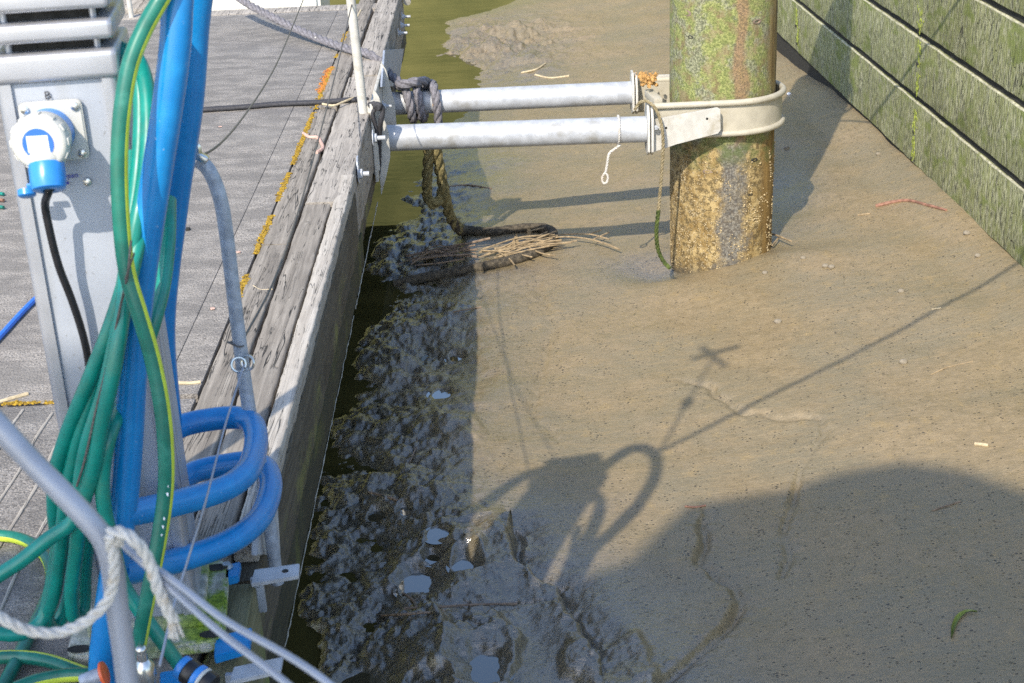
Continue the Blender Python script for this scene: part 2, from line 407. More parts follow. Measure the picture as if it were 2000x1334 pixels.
def m_wall():
    q = NM('green_stained_wall_board'); X = q.xyz(); z = X[2]
    v = q.map((1, 1, .22), (R(20), 0, 0)); st = q.noise(135, 4, .7, vec=v); st2 = q.noise(45, 4, .7, vec=v); big = q.noise(3.2, 5, .6)
    c = q.mix(q.ramp(st, .40, .60), (.055, .06, .035), (.42, .42, .26))
    c = q.mix(q.ramp(st2, .40, .62, 0, .75), c, (.225, .245, .085))
    bl = q.mix(q.ramp(st, .40, .60), (.06, .068, .07), (.36, .385, .36))
    lowf = q.math('MULTIPLY', q.ramp(z, -.18, .04, 1, 0), q.ramp(big, .36, .58, .35, 1)); c = q.mix(q.math('MULTIPLY', lowf, .85), c, bl)
    c = q.mix(q.math('MULTIPLY', q.ramp(q.noise(12, 4, .6, vec=q.map((1, .5, 1))), .52, .66), .75), c, (.15, .19, .035))
    n = q.noise(26, 2, .4, vec=q.map((1, .5, .2), (R(28), 0, 0))); ck = q.ramp(q.math('ABSOLUTE', q.math('SUBTRACT', n, .5)), 0, .006, 1, 0)
    ck = q.math('MULTIPLY', ck, q.ramp(q.noise(2.0, 2), .55, .58)); c = q.mix(ck, c, (.02, .02, .015))
    h = q.math('SUBTRACT', q.math('ADD', st, q.math('MULTIPLY', st2, .6)), ck)
    return q.done(c, .85, q.bump(h, .9, .006))
M['wall'] = m_wall()
M['wall_edge'] = m_simple('pale_board_edge', (.40, .385, .27), .9, 0, .3, 50, .6, 150, dirt=(.20, .21, .09))

def m_moss(name, a, b):
    q = NM(name); return q.done(q.mix(q.ramp(q.noise(120, 3), .35, .65), a, b), .95, q.bump(q.noise(400, 2), .8, .003))
M['moss'] = m_moss('ochre_moss', (.18, .105, .008), (.42, .27, .02)); M['lichen'] = m_moss('orange_lichen', (.40, .13, .02), (.55, .22, .04))

def m_base():
    q = NM('mossy_white_casting'); a = q.noise(16, 5, .65); x = q.xyz()[0]
    g = q.math('MULTIPLY', q.ramp(a, .40, .58), q.ramp(x, -.02, .10, .25, 1))
    c = q.mix(g, q.mix(q.ramp(q.noise(60, 4), .4, .6), (.30, .30, .25), (.52, .51, .45)), q.mix(q.ramp(q.noise(90, 4), .35, .65), (.10, .17, .01), (.26, .36, .03)))
    return q.done(c, .75, q.bump(q.noise(200, 3), .4, .002))
M['base'] = m_base()

def m_lowrope(name, wetc, dryc):
    q = NM(name); z = q.xyz()[2]; a = q.noise(60, 5, .7)
    c = q.mix(q.ramp(a, .35, .65), wetc, dryc); return q.done(c, .8, q.bump(q.noise(300, 4, .7), .9, .006))
M['mud_rope'] = m_lowrope('mud_caked_rope', (.035, .03, .022), (.12, .10, .07)); M['yellow_rope'] = m_lowrope('yellowed_rope', (.10, .085, .03), (.30, .25, .11))
M['green_cord'] = m_lowrope('weedy_cord', (.03, .05, .008), (.11, .15, .03)); M['old_cord'] = m_lowrope('old_cord', (.20, .16, .08), (.36, .30, .18))

def m_mud():
    q = NM('estuary_mud'); wet = q.attr('wet'); rgh = q.attr('rough')
    v = q.map((1, .55, 1), (0, 0, R(-25)))
    f = q.noise(190, 4, .7); m1 = q.noise(32, 5, .6); big = q.noise(2.6, 4, .55); str_ = q.noise(26, 4, .6, vec=q.map((.35, 2.2, 1), (0, 0, R(14))))
    rip = q.noise(95, 4, .7, vec=q.map((.4, 1.25, 1), (0, 0, R(10))))
    dry = q.mix(q.ramp(m1, .32, .68), (.225, .172, .092), (.280, .215, .122))
    dry = q.mix(q.ramp(big, .38, .62, 0, .75), dry, (.20, .172, .108))
    dry = q.mix(q.ramp(str_, .45, .66, 0, .45), dry, (.29, .215, .112))
    gr = q.ramp(q.noise(14, 5, .65), .56, .70, 0, .55); dry = q.mix(gr, dry, (.31, .225, .10))
    wetc = q.mix(q.ramp(m1, .35, .65), (.105, .088, .052), (.165, .138, .085))
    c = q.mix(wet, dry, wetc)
    c = q.mix(q.math('MULTIPLY', q.math('MULTIPLY', rgh, .6), q.ramp(q.noise(3.6, 5, .6), .36, .66)), c, (.04, .036, .016))
    c = q.mix(q.math('MULTIPLY', q.ramp(rip, .30, .50, .55, 0), q.ramp(wet, 0, .5, .35, 1)), c, (.07, .058, .034))
    # tiny worm casts and grit
    vd = q.n('ShaderNodeTexVoronoi'); vd.inputs['Scale'].default_value = 105; q.l(q.map((.75, 1.1, 1), (0, 0, R(8))), vd.inputs['Vector'])
    rr_ = q.math('MULTIPLY', q.math('POWER', q.xyz(vd.outputs['Color'])[2], 2.2), .27); spot = q.ramp(q.math('SUBTRACT', vd.outputs['Distance'], rr_), .0, .10, 1, 0); rnd = q.xyz(vd.outputs['Color'])[0]
    pres = q.ramp(q.math('ADD', q.math('ADD', rnd, q.math('MULTIPLY', q.noise(3.3, 5, .7), 1.9)), q.attr('pit')), 1.30, 1.42); spot = q.math('MULTIPLY', spot, pres)
    c = q.mix(q.ramp(f, .35, .65, .15, 0), c, (.12, .095, .06)); c = q.mix(q.math('MULTIPLY', spot, .9), c, (.035, .03, .022))
    vg = q.n('ShaderNodeTexVoronoi'); vg.inputs['Scale'].default_value = 150; q.l(q.o, vg.inputs['Vector'])
    sp2 = q.math('MULTIPLY', q.ramp(vg.outputs['Distance'], .10, .2, 1, 0), q.ramp(q.math('ADD', q.xyz(vg.outputs['Color'])[1], q.math('MULTIPLY', q.noise(3.1, 4), 1.3)), 1.34, 1.42))
    c = q.mix(sp2, c, (.50, .40, .20))
    ro = q.ramp(wet, 0, 1, .55, .30); ro = q.math('ADD', ro, q.ramp(m1, .3, .7, -.07, .09))
    h = q.math('ADD', q.math('MULTIPLY', f, .2), q.math('MULTIPLY', m1, .5)); h = q.math('ADD', h, q.math('MULTIPLY', spot, -.9))
    h = q.math('ADD', h, q.math('MULTIPLY', rip, q.ramp(wet, 0, 1, .45, 1.5)))
    h = q.math('ADD', h, q.math('MULTIPLY', q.noise(110, 4, .7), q.ramp(rgh, 0, 1, .25, .7)))
    cb = q.bump(h, .35, .006); q.l(cb, q.b.inputs['Coat Normal'])
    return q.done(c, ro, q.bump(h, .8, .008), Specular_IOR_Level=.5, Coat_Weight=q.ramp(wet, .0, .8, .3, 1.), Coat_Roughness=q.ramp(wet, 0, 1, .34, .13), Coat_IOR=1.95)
M['mud'] = m_mud()
def m_water():
    q = NM('murky_water'); c = q.mix(q.ramp(q.noise(1.5, 4, vec=q.map((1, 3, 1))), .35, .65), (.040, .036, .011), (.066, .056, .018))
    h = q.noise(9, 2, .5, vec=q.map((.5, 1.6, 1)))
    return q.done(c, .03, q.bump(h, .05, .01), Specular_IOR_Level=.5, IOR=1.33)
M['water'] = m_water()
def m_puddle():
    q = NM('shallow_puddle'); return q.done((.06, .052, .03), .02, q.bump(q.noise(40, 2), .04, .004), IOR=1.6, Coat_Weight=1.0, Coat_Roughness=.01, Coat_IOR=1.95)
M['puddle'] = m_puddle()
def m_hill():
    q = NM('green_bank'); return q.done(q.mix(q.ramp(q.noise(.8, 6, .7), .35, .65), (.10, .11, .025), (.22, .21, .06)), .95)
M['bank'] = m_hill()

# ------------------------------------------------------------------ the mud bank
ZW = -.868
_wl = [(0, -.45), (3.1, -.50), (3.41, -.57), (3.97, -.60), (4.68, -.56), (5.3, -.53), (5.62, -.51), (6.0, -.55), (6.24, -.566), (6.8, -.50), (7.36, -.41), (7.83, -.40), (8.4, -.30), (9.27, -.10), (9.69, -.06), (10.36, -.30), (11.4, -.36), (11.78, -.05), (12.6, .45), (16, .9), (30, 1.2)]
_wy = np.array([a for a, b in _wl]); _wx = np.array([b for a, b in _wl])
def pxw(L, z): return [tuple(P(a, b, z))[:2] for a, b in L]
GULL = [  # (polyline, depth, width, step height to the near-left side)
    (pxw([(1000, 1020), (1008, 1050), (1010, 1092), (1045, 1106), (1080, 1130), (1108, 1170), (1128, 1205), (1150, 1250), (1160, 1275)], -.79), .042, .014, .032),
    (pxw([(1372, 985), (1378, 1030), (1365, 1060), (1395, 1090), (1440, 1120), (1445, 1150), (1420, 1185), (1360, 1240), (1300, 1280), (1240, 1330)], -.73), .020, .014, .008),
    (pxw([(1340, 700), (1380, 715), (1410, 745), (1450, 775), (1530, 790), (1600, 805), (1610, 830), (1570, 880), (1550, 950), (1530, 1000), (1545, 1040), (1530, 1080)], -.70), .013, .013, .0),
    (pxw([(870, 1190), (960, 1182), (1060, 1180), (1130, 1200)], -.81), .014, .008, .006),
    (pxw([(1050, 545), (1075, 640), (1055, 730), (1040, 800), (1090, 850)], -.8), .006, .02, .0),
]
CLOD = [(pxw([(a, b)], -.84)[0], r, h) for a, b, r, h in [(800, 1270, .15, .030), (930, 1295, .13, .032), (1190, 1320, .12, .022), (900, 850, .09, .012), (905, 1090, .07, .014)]]
PUD = [(pxw([(a, b)], -.835)[0], r) for a, b, r in [(812, 1138, .055), (855, 1065, .035), (845, 1095, .03), (905, 1120, .038), (735, 1000, .03), (700, 1330, .07), (950, 1322, .06), (790, 1000, .025), (745, 640, .03), (860, 770, .04), (890, 690, .035)]]
def segdist(x, y, L):
    best = np.full(x.shape, 9.); side = np.zeros(x.shape)
    for (ax, ay), (bx, by) in zip(L[:-1], L[1:]):
        dx, dy = bx-ax, by-ay; t = np.clip(((x-ax)*dx+(y-ay)*dy)/(dx*dx+dy*dy), 0, 1)
        d = np.hypot(x-ax-t*dx, y-ay-t*dy); c = (x-ax)*dy-(y-ay)*dx
        m = d < best; best = np.where(m, d, best); side = np.where(m, np.sign(c), side)
    return best, side
PLEV = {}
def PUDZ(cx, cy, base, q):
    """a shallow bowl sunk below its own little water level"""
    lev = PLEV.get((cx, cy), 9)
    return np.where(q < 3.2, lev-.007+.018*sst(.5, 1.15, q)+np.maximum(0, q-1)*.035, 9.)
def wallx(y): return 1.836-.0333*(y-4.93)
def mud(x, y):
    x = np.asarray(x, float); y = np.asarray(y, float)
    jag = .10*fbm(x, y, 3.2, 3, 11)+.055*fbm(x, y, 13, 3, 17)
    d = x-np.interp(y, _wy, _wx)+jag*np.clip((9-y)/2, .3, 1)
    near = sst(8.6, 6.9, y)
    base = ZW+np.where(d < 0, np.maximum(d*.22, -.25), .055*sst(0, .5, d)*near+.022*sst(0, .25, d)*(1-near))
    t = np.clip((x-.05)/1.7, 0, 1.3)
    base = base+.215*t**1.35*(.82+.18*near)
    base = base+.026*fbm(x, y, .9, 3, 23)*sst(0, .4, d)+.009*fbm(x, y, 3.1, 3, 29)*sst(-.1, .3, d)
    # rough trodden belt by the water
    belt = sst(-.06, .04, d)*(1-sst(.05, .32, x+.40-.14*sst(4.6, 3.0, y)+.12*fbm(x, y, 2.3, 2, 41)))*sst(8.2, 7.0, y)
    wx_ = x+.05*fbm(x, y, 5, 3, 51); wy_ = y+.05*fbm(x, y, 5, 3, 53)
    h0 = .075*fbm(wx_, wy_*.8, 2.7, 4, 55, .5)+.022*fbm(x, y, 14, 3, 59, .55); stp_ = .019; kq = h0/stp_; fl = np.floor(kq); tq = kq-fl
    ter = (fl+sst(.30, .62, tq))*stp_; esc = np.exp(-((tq-.46)/.16)**2)
    ter = .75*ter+.25*h0
    rag = fbm(x, y, 34, 4, 65, .6); edge = 1-sst(.0, .28, d)
    base = base+belt*(.62*ter+rag*(.0014+.0032*esc+.0036*edge)+.018*edge*(np.abs(fbm(x, y, 8, 2, 61, .5))-.15)+.008+.012*edge*sst(4.5, 3.7, y))
    # broken lumps on the far spit
    sp = np.exp(-((x-.05)/.48)**2-((y-10.4)/.75)**2); base = base+sp*(.17*np.abs(fbm(x, y, 2.0, 5, 81, .6))+.004)
    # scour and rim round the pile
    pr = np.hypot(x-.88, y-5.75); ang = np.arctan2(y-5.75, x-.88)
    base = base-.05*np.exp(-((x-.60)/.16)**2-((y-5.66)/.12)**2)
    base = base+.030*np.exp(-((x-1.12)/.22)**2-((y-5.50)/.13)**2)+.014*np.exp(-((x-.80)/.3)**2-((y-5.36)/.12)**2)
    base = base-.025*np.exp(-((x-1.22)/.14)**2-((y-6.3)/.45)**2)
    # drying channels
    wob = .016*fbm(x, y, 9, 4, 91, .65)
    for L, dep, w, stp in GULL:
        dd, sd = segdist(x+wob, y+wob, L); k = .55+.9*np.clip(fbm(x, y, 7, 3, 95)+.4, 0, 1)
        base = base-dep*k*np.exp(-(dd/w)**2)+stp*np.where(sd < 0, -1, 1)*np.exp(-(dd/(w*6))**2)*np.clip(dd/w, 0, 1)
        base = base+.35*dep*np.exp(-((dd-2*w)/w)**2)*fbm(x, y, 28, 3, 97)
    for (cx, cy), r, h in CLOD:
        q = np.hypot(x-cx, (y-cy)*.85)/r+.35*fbm(x, y, 8, 3, 99); base = base+h*(1-sst(.7, 1.05, q))*(1+.35*fbm(x, y, 26, 3, 101))
    for (cx, cy), r in PUD:
        q = np.hypot(x-cx, (y-cy)*.8)/r+.45*fbm(x, y, 12, 3, 105); base = np.minimum(base, base*0+PUDZ(cx, cy, base, q))
    # undercut along the foot of the wall
    base = base+.035*sst(.22, .0, wallx(y)-x)*sst(11, 7, y)
    # grain
    base = base+.0018*fbm(x, y, 60, 3, 111)*(.4+belt*1.2)
    return base
def wetness(x, y):
    d = x-np.interp(y, _wy, _wx)
    w = 1-sst(.06, .78, d+.16*fbm(x, y, 3, 4, 121)-.45*sst(4.6, 3.1, y))
    w = w*(1-.6*sst(7.5, 8.6, y)); w = w+.25*fbm(x, y, 1.6, 3, 127)*sst(0, .3, w)*sst(1, .7, w); w = np.maximum(w, .75*np.exp(-((x-.56)/.26)**2-((y-5.7)/.16)**2)); w = np.maximum(w, .75*np.exp(-((x-1.23-.28*(y-6.2))/.17)**2-((y-6.3)/.6)**2)*(.75+.5*fbm(x, y, 4, 3, 137))); return np.clip(w, 0, 1)  # last patch: damp hollow laid along the pile's shadow, darkening and bluing it
def pitting(x, y):
    return .30*(sst(.45, .1, x)*sst(8, 5, y)+sst(3.9, 3.4, y+.35*fbm(x, y, 1.1, 3, 131)))-.10
def roughness(x, y):
    d = x-np.interp(y, _wy, _wx); return (1-sst(.15, .5, d+.12*fbm(x, y, 2.5, 3, 133)))*sst(8.2, 7., y)
def G(a, b):
    """where the line of sight through a photo pixel meets the mud"""
    d = ray(a, b); z = -.75
    for k in range(9):
        p = CAM+d*(z-CH)/d[2]; z = .4*z+.6*float(mud(np.array([p[0]]), np.array([p[1]]))[0])
    return Vector((p[0], p[1], z))
def mud_plain(x, y):
    return float(mud(np.array([x]), np.array([y]))[0])
for (cx, cy), r in PUD:
    v = [mud_plain(cx+k*r*math.cos(a), cy+k*r*math.sin(a)*1.2) for a in np.linspace(0, 6.28, 16) for k in (1.1, 1.3)]; lv = float(np.percentile(v, 10))-.001
    if lv > ZW+.005: PLEV[(cx, cy)] = lv
def build_puddles():
    m = MB()
    for (cx, cy), r in PUD:
        if (cx, cy) not in PLEV: continue
        n = 28; z = PLEV[(cx, cy)]; m.add([(cx+1.25*r*math.cos(2*math.pi*k/n), cy+1.5*r*math.sin(2*math.pi*k/n), z) for k in range(n)], [tuple(range(n))])
    obj('puddle_water', m, M['puddle'], kind='structure', flat=True)
def build_mud():
    xs = np.concatenate([[-60, -30, -14, -6, -3, -1.6, -1.1], np.arange(-.9, -.62, .02), np.arange(-.62, .42, .0048), np.arange(.42, 2.02, .0078), [2.1, 2.6, 4, 8, 16, 30, 60]])
    ys = [2.55]
    while ys[-1] < 12.6: ys.append(ys[-1]+.0021*ys[-1]*max(.7, min(1, ys[-1]/4.5)))
    ys = np.concatenate([[-40, -15, -6, -2, 0, 1.5, 2.2], ys, [13, 14, 16, 19, 23, 28, 34, 42, 60]])
    X, Y = np.meshgrid(xs, ys)
    Z = mud(X.ravel(), Y.ravel()).reshape(X.shape)
    far = np.clip((np.abs(X)-2.1)/2, 0, 1)*.0; fy = sst(15, 20, Y)
    Z = np.where((X < -1.0), np.minimum(Z, ZW-.25), Z); Z = np.where(X > 2.05, np.maximum(Z, -.6), Z)
    Z = Z*(1-fy)+fy*(-.9)
    nx, ny = len(xs), len(ys)
    v = np.stack([X, Y, Z], -1).reshape(-1, 3)
    i = np.arange(ny-1)[:, None]*nx+np.arange(nx-1)[None]
    f = np.stack([i, i+1, i+nx+1, i+nx], -1).reshape(-1, 4)
    me = bpy.data.meshes.new('mud'); me.vertices.add(len(v)); me.vertices.foreach_set('co', v.ravel())
    me.loops.add(f.size); me.loops.foreach_set('vertex_index', f.ravel().astype(np.int32))
    me.polygons.add(len(f)); me.polygons.foreach_set('loop_start', np.arange(0, f.size, 4, dtype=np.int32)); me.update(calc_edges=True)
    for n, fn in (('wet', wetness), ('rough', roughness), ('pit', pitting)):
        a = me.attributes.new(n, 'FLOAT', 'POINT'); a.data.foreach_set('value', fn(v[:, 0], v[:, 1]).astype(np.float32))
    me.materials.append(M['mud']); me.shade_smooth()
    o = bpy.data.objects.new('mud', me); COL.objects.link(o); o['kind'] = 'structure'
build_mud(); build_puddles()
mb = MB(); mb.add([(-60, -40, ZW), (30, -40, ZW), (30, 60, ZW), (-60, 60, ZW)], [(0, 1, 2, 3)])
obj('water', mb, M['water'], kind='structure', flat=True)
# green river bank far beyond the frame (it is what the open water mirrors)
def bank():
    xs = np.linspace(-60, 60, 61); ys = np.array([18, 20, 23, 27, 32, 38, 48, 60]); X, Y = np.meshgrid(xs, ys)
    Z = -1.0+sst(18, 40, Y)*14+1.4*fbm(X, Y, .12, 4, 7)*sst(18, 24, Y)
    nx = len(xs); m = MB(); m.add(np.stack([X, Y, Z], -1).reshape(-1, 3), [(j*nx+i, j*nx+i+1, (j+1)*nx+i+1, (j+1)*nx+i) for j in range(len(ys)-1) for i in range(nx-1)])
    obj('hills', m, M['bank'], kind='structure')
bank()

# ------------------------------------------------------------------ retaining wall
wall = thing('retaining_wall', 'green stained retaining wall of long horizontal timber boards along the mud', 'wall', (1.78, 6.5, -.7))
def wboard(z0, z1, out, seed):
    m = MB(); y0, y1 = 1.2, 15.0
    m.plank(0, .06, y0, y1, z0, z1, step=.05, amp=.003, bev=.006, seed=seed, emi=1)
    m.v = [(x+wallx(y)-out, y, z) for (x, y, z) in m.v]; return m
for k, (a, b) in enumerate([(-.552, -.282), (-.256, -.008), (.018, .274), (.300, .57)]):
    obj('board', wboard(a, b, .012*(k % 2)*0+.006*k*0, 3.1*k), [M['wall'], M['wall_edge']], wall)
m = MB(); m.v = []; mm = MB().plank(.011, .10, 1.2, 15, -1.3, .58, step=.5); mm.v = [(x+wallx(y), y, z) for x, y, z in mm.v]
obj('gap_shade_backing', mm, M['near_black'], wall)  # dark filler set into the board gaps to stand for their shadow line
# rows of rust-and-algae bolt stains where the studs are: small nail heads
def on_wall(a, b):
    d = ray(a, b); t = (wallx(0)-CAM[0]+.0333*CAM[1])/(d[0]+.0333*d[1]); return Vector(CAM+d*t)
ra = random.Random(5)
for a, b in [(1797, 38), (1795, 105), (1791, 162), (1787, 238), (1783, 290), (1556, 35), (1558, 70)]:
    m = MB(); p = on_wall(a, b)
    for k in range(34): m.ball((p.x-.0005, p.y+ra.gauss(0, .018), p.z+ra.uniform(-.055, .05)), ra.uniform(.003, .008), 1, (.35, 1, ra.uniform(1, 2.2)), jit=.35)
    obj('algae_patch', m, M['algae'], wall)
    m = MB(); m.lathe([(.008, 0), (.008, .003), (.003, .005)], Matrix.Translation(p+Vector((-.002, .005, -.045))) @ Matrix.Rotation(R(-90), 4, 'Y'), 10); obj('nail', m, M['near_black'], wall)

# ------------------------------------------------------------------ timber pile
pile = thing('mooring_pile', 'thick round timber pile, green above and barnacled below, standing in the mud', 'pile', (.88, 5.75, 0))
def pile_body():
    m = MB(); n = 140; seg = 72; vs = []
    for i in range(n+1):
        z = -1.25+2.9*i/n
        for k in range(seg):
            a = 2*math.pi*k/seg; r = .206+.004*float(perlin(k/seg*9, z*1.2, 3))+.0035*float(perlin(math.cos(a)*6+9, z*9+math.sin(a)*6, 4))
            vs.append((.874+r*math.cos(a)-.004*(z+.2), 5.75+r*math.sin(a), z))
    fs = [(i*seg+k, i*seg+(k+1) % seg, (i+1)*seg+(k+1) % seg, (i+1)*seg+k) for i in range(n) for k in range(seg)]
    fs.append(tuple(n*seg+k for k in range(seg))); m.add(vs, fs); return m
obj('trunk', pile_body(), M['pile'], pile)
for (a, b, s) in [(1340, 25, 1.5), (1478, 42, 1.0), (1349, 72, .7), (1382, 335, 1.0), (1473, 312, .8), (1465, 380, .6)]:
    d = ray(a, b); dd = d[:2]; c = np.array([.874, 5.75]); A = dd@dd; B = -2*dd@c; Cc = c@c-.204**2; t = (-B-math.sqrt(B*B-4*A*Cc))/(2*A); p = Vector(CAM+d*t)
    n = Vector((p.x-.874, p.y-5.75, 0)).normalized(); m = MB(); q = n.to_track_quat('Z', 'Y').to_matrix().to_4x4(); 
    m.lathe([(.011*s, -.004), (.0115*s, .0015), (.007*s, .003), (.005*s, -.002), (.001, -.003)], Matrix.Translation(p+n*.001) @ q @ Matrix.Diagonal((1.7, .8, 1, 1)), 16, cap=False)
    obj('knot', m, M['stick'] if s > .9 else M['near_black'], pile)

m = MB(); rbn = random.Random(21)
for k in range(2600):
    a = R(rbn.uniform(175, 375)); z = rbn.uniform(-.79, -.27)
    if perlin(a*5, z*7, 3)+.25*perlin(a*19, z*23, 5) < .05+.25*(z+.6): continue
    rr = .206+.004*float(perlin((a % (2*math.pi))/(2*math.pi)*9, z*1.2, 3)); s = rbn.uniform(.0016, .0042)
    m.ball((.8764+rr*math.cos(a), 5.75+rr*math.sin(a), z), s, 1, (1, 1, .8), jit=.25)
o = obj('barnacles', m, M['barnacle'], pile, kind='stuff')

# ------------------------------------------------------------------ pontoon dock
dock = thing('pontoon_dock', 'grey pontoon dock with gritty deck panels and weathered edge timbers', 'dock', (-1.2, 4.5, -.4))
m = MB(); m.box((-1.5275, 5.23, -.02), (1.475, 4.44, .04), .004); obj('deck_panel', m, M['deck'], dock)
m = MB(); m.box((-.7482, 5.23, -.0205), (.0812, 4.44, .039), .001); obj('deck_panel', m, M['deck'], dock)
m = MB(); m.box((-1.487, 2.14, -.022), (1.558, 1.70, .04), .004); obj('deck_panel', m, M['deck'], dock, label='nearest deck panel with pale grip strips')
m = MB(); m.box((-1.40, 7.53, -.02), (1.73, .13, .04), .004); obj('end_timber', m, M['wood2'], dock)
for x, y0, y1 in [(-1.085, 2.3, 2.965), (-1.014, 2.2, 2.94), (-.90, 2.0, 2.90), (-.96, 2.0, 2.93), (-1.15, 2.3, 2.95)]:
    m = MB(); m.tube([(x+.004*math.sin(k*2.1), y0+(y1-y0)*k/6, -.001) for k in range(7)], .0032, 6, step=.02, jit=.2); obj('grip_strip', m, M['fender'], dock)
obj('timber', MB().plank(-.702, -.624, 3.99, 5.49, -.13, 0, seed=1), M['wood'], dock)
obj('timber', MB().plank(-.700, -.622, 5.51, 8.0, -.13, .003, seed=2), M['wood'], dock)
obj('timber', MB().plank(-.700, -.622, 1.35, 3.975, -.13, .002, seed=3), M['wood'], dock)
obj('timber', MB().plank(-.614, -.535, 1.35, 4.335, -.13, 0, seed=4), M['wood'], dock)
obj('timber', MB().plank(-.614, -.490, 4.35, 5.98, -.22, .003, seed=5), M['wood2'], dock)
obj('timber', MB().plank(-.605, -.498, 5.995, 8.0, -.22, .006, seed=6), M['wood2'], dock)
obj('fender_timber', MB().plank(-.528, -.484, 2.36, 4.62, -.045, .004, amp=.0022, step=.012, seed=7), M['fender'], dock)
obj('side_board', MB().plank(-.524, -.4835, 2.30, 4.60, -.225, -.048, amp=.0025, seed=8), M['side'], dock)
obj('side_board', MB().plank(-.545, -.496, 4.66, 8.0, -.30, -.222, amp=.003, seed=9), M['side'], dock)
obj('lower_beam', MB().plank(-.60, -.4855, 2.2, 4.72, -.335, -.228, amp=.002, bev=.004, seed=10), M['slime'], dock)
m = MB(); m.tube([(-.4835+.0012*random.uniform(-1, 1), 2.5+i*.02, -.334+.0015*random.uniform(-1, 1)) for i in range(88)], .0014, 5, jit=.5, smooth=False)
m.tube([(-.4835+.0012*random.uniform(-1, 1), 4.30+i*.02, -.334+.0015*random.uniform(-1, 1)) for i in range(54)], .0018, 5, jit=.5, smooth=False)
obj('barnacle_line', m, M['crust'], dock)
m = MB(); m.box((-1.4, 4.6, -.30), (1.62, 6.0, .5), .01); obj('float', m, M['near_black'], dock)
m = MB(); m.box((-1.4, 4.7, -.085), (1.56, 6.2, .08), .0); obj('subframe', m, M['near_black'], dock)
obj('end_post', MB().plank(-.53, -.470, 1.86, 2.245, -.40, -.02, amp=.004, seed=12), M['post_wood'], dock)
m = MB(); pl = P(505, 1090, 0), P(545, 1090, 0)
m.prism([PX(540, 935, -.478), PX(511, 945, -.478), PX(503, 1085, -.478), PX(548, 1082, -.478), PX(550, 1120, -.474), PX(535, 1160, -.474)][:4], (-.012, 0, 0), bev=.002)
obj('edge_wedge', m, M['bare_wood'], dock)
def hole_plate(L, h=.008):
    m = MB(); pts = [P(a, b, .004) for a, b in L]; m.prism(pts, (0, 0, -h), bev=.0012); return m
obj('edge_bracket', hole_plate([(497, 1112), (585, 1100), (583, 1124), (490, 1140)]), M['galv'], dock)
obj('edge_bracket', hole_plate([(457, 1302), (553, 1282), (548, 1309), (447, 1332)]), M['galv'], dock)
m = MB(); c = P(557, 1115, .0045); m.lathe([(.0001, 0), (.0055, .0004), (.006, 0)], Matrix.Translation(c), 14, cap=False); obj('bracket_hole', m, M['near_black'], dock)
for z0 in (2.24, 1.96):
    m = MB(); m.box((-.468, z0, -.04), (.022, .01, .07), .002); obj('bracket_leg', m, M['galv_dull'], dock)
def bolt(p, parent, r=.011, ln=.03, washer=True):
    m = MB(); q = Matrix.Translation(p) @ Matrix.Rotation(R(90), 4, 'Y')
    if washer: m.lathe([(r*2.3, 0), (r*2.3, .003)], q, 20)
    m.lathe([(r*1.25, .003), (r*1.25, .014)], q, 6); m.lathe([(r*.62, .014), (r*.62, .014+ln)], q, 12)
    obj('bolt', m, M['galv'], parent)
bolt(PX(700, 340, -.486), dock, .014, .022); 
m = MB(); m.lathe([(.036, 0), (.036, .004)], Matrix.Translation((-.489, 4.79, -.02)) @ Matrix.Rotation(R(90), 4, 'Y'), 24); obj('washer_plate', m, M['galv_dull'], dock)
for q in [(785, 33), (783, 50), (778, 65)]: bolt(PX(q[0], q[1], -.488), dock, .011, .03)
m = MB(); m.prism([PX(752, 98, -.462), PX(789, 95, -.462), PX(778, 168, -.462), PX(746, 170, -.462)], (-.008, 0, 0), bev=.001); obj('side_plate', m, M['galv_dull'], dock)

# moss growing in the joint between deck and timbers
mo = MB(); lo = MB(); rnd = random.Random(4)
def mossrun(mbx, y0, y1, n, x=-.703, w=.008, s=(.003, .008)):
    for k in range(n):
        y = rnd.uniform(y0, y1)
        if perlin(y*4.5, .5, 2) < -.18: continue
        r = rnd.uniform(*s); mbx.ball((x+rnd.gauss(0, w*.5), y, r*.2), r, 1, (1, 1.2, .6), jit=.25)
mossrun(mo, 3.45, 5.45, 1700, s=(.0015, .0055)); mossrun(mo, 5.5, 6.9, 800, -.700, .010, (.0015, .006)); mossrun(lo, 5.75, 6.35, 420, -.708, .016, (.0015, .006))
for k in range(90): mo.ball((rnd.uniform(-1.14, -1.0), 2.995+rnd.gauss(0, .004), .002), rnd.uniform(.002, .005), 1, (1.2, 1, .6), jit=.25)
for k in range(len(lo.m)): lo.m[k] = 1
mo.add(lo.v, lo.f, 1)
obj('moss', mo, [M['moss'], M['lichen']], kind='stuff', label='ochre and orange moss tufts along the deck joint', cat='moss')

# ------------------------------------------------------------------ pile guide arm (two tubes from dock to pile with its collar)
arm = thing('pile_guide_arm', 'white galvanised twin tube arm joining the dock to the collar round the pile', 'pile guide', (.1, 5.75, -.13))
T1a, T1b = Vector((-.455, 5.98, -.113)), Vector((.535, 5.96, -.108)); T2a, T2b = Vector((-.448, 5.53, -.133)), Vector((.548, 5.51, -.138))
for a, b, r in ((T1a, T1b, .047), (T2a, T2b, .050)):
    m = MB(); m.tube([a, b], r, 40, step=.05); obj('tube', m, M['galv'], arm)
m = MB(); ba = T1a.lerp(T1b, .178); bb = T1a.lerp(T1b, .192); m.tube([ba, bb], .0474, 40); obj('rust_band', m, m_simple('rust_stain', (.50, .30, .10), .7, 0, .25, 60), arm)
m = MB(); m.box((-.480, 5.74, -.11), (.012, .72, .30), .003); obj('mounting_plate', m, M['white_paint'], arm)
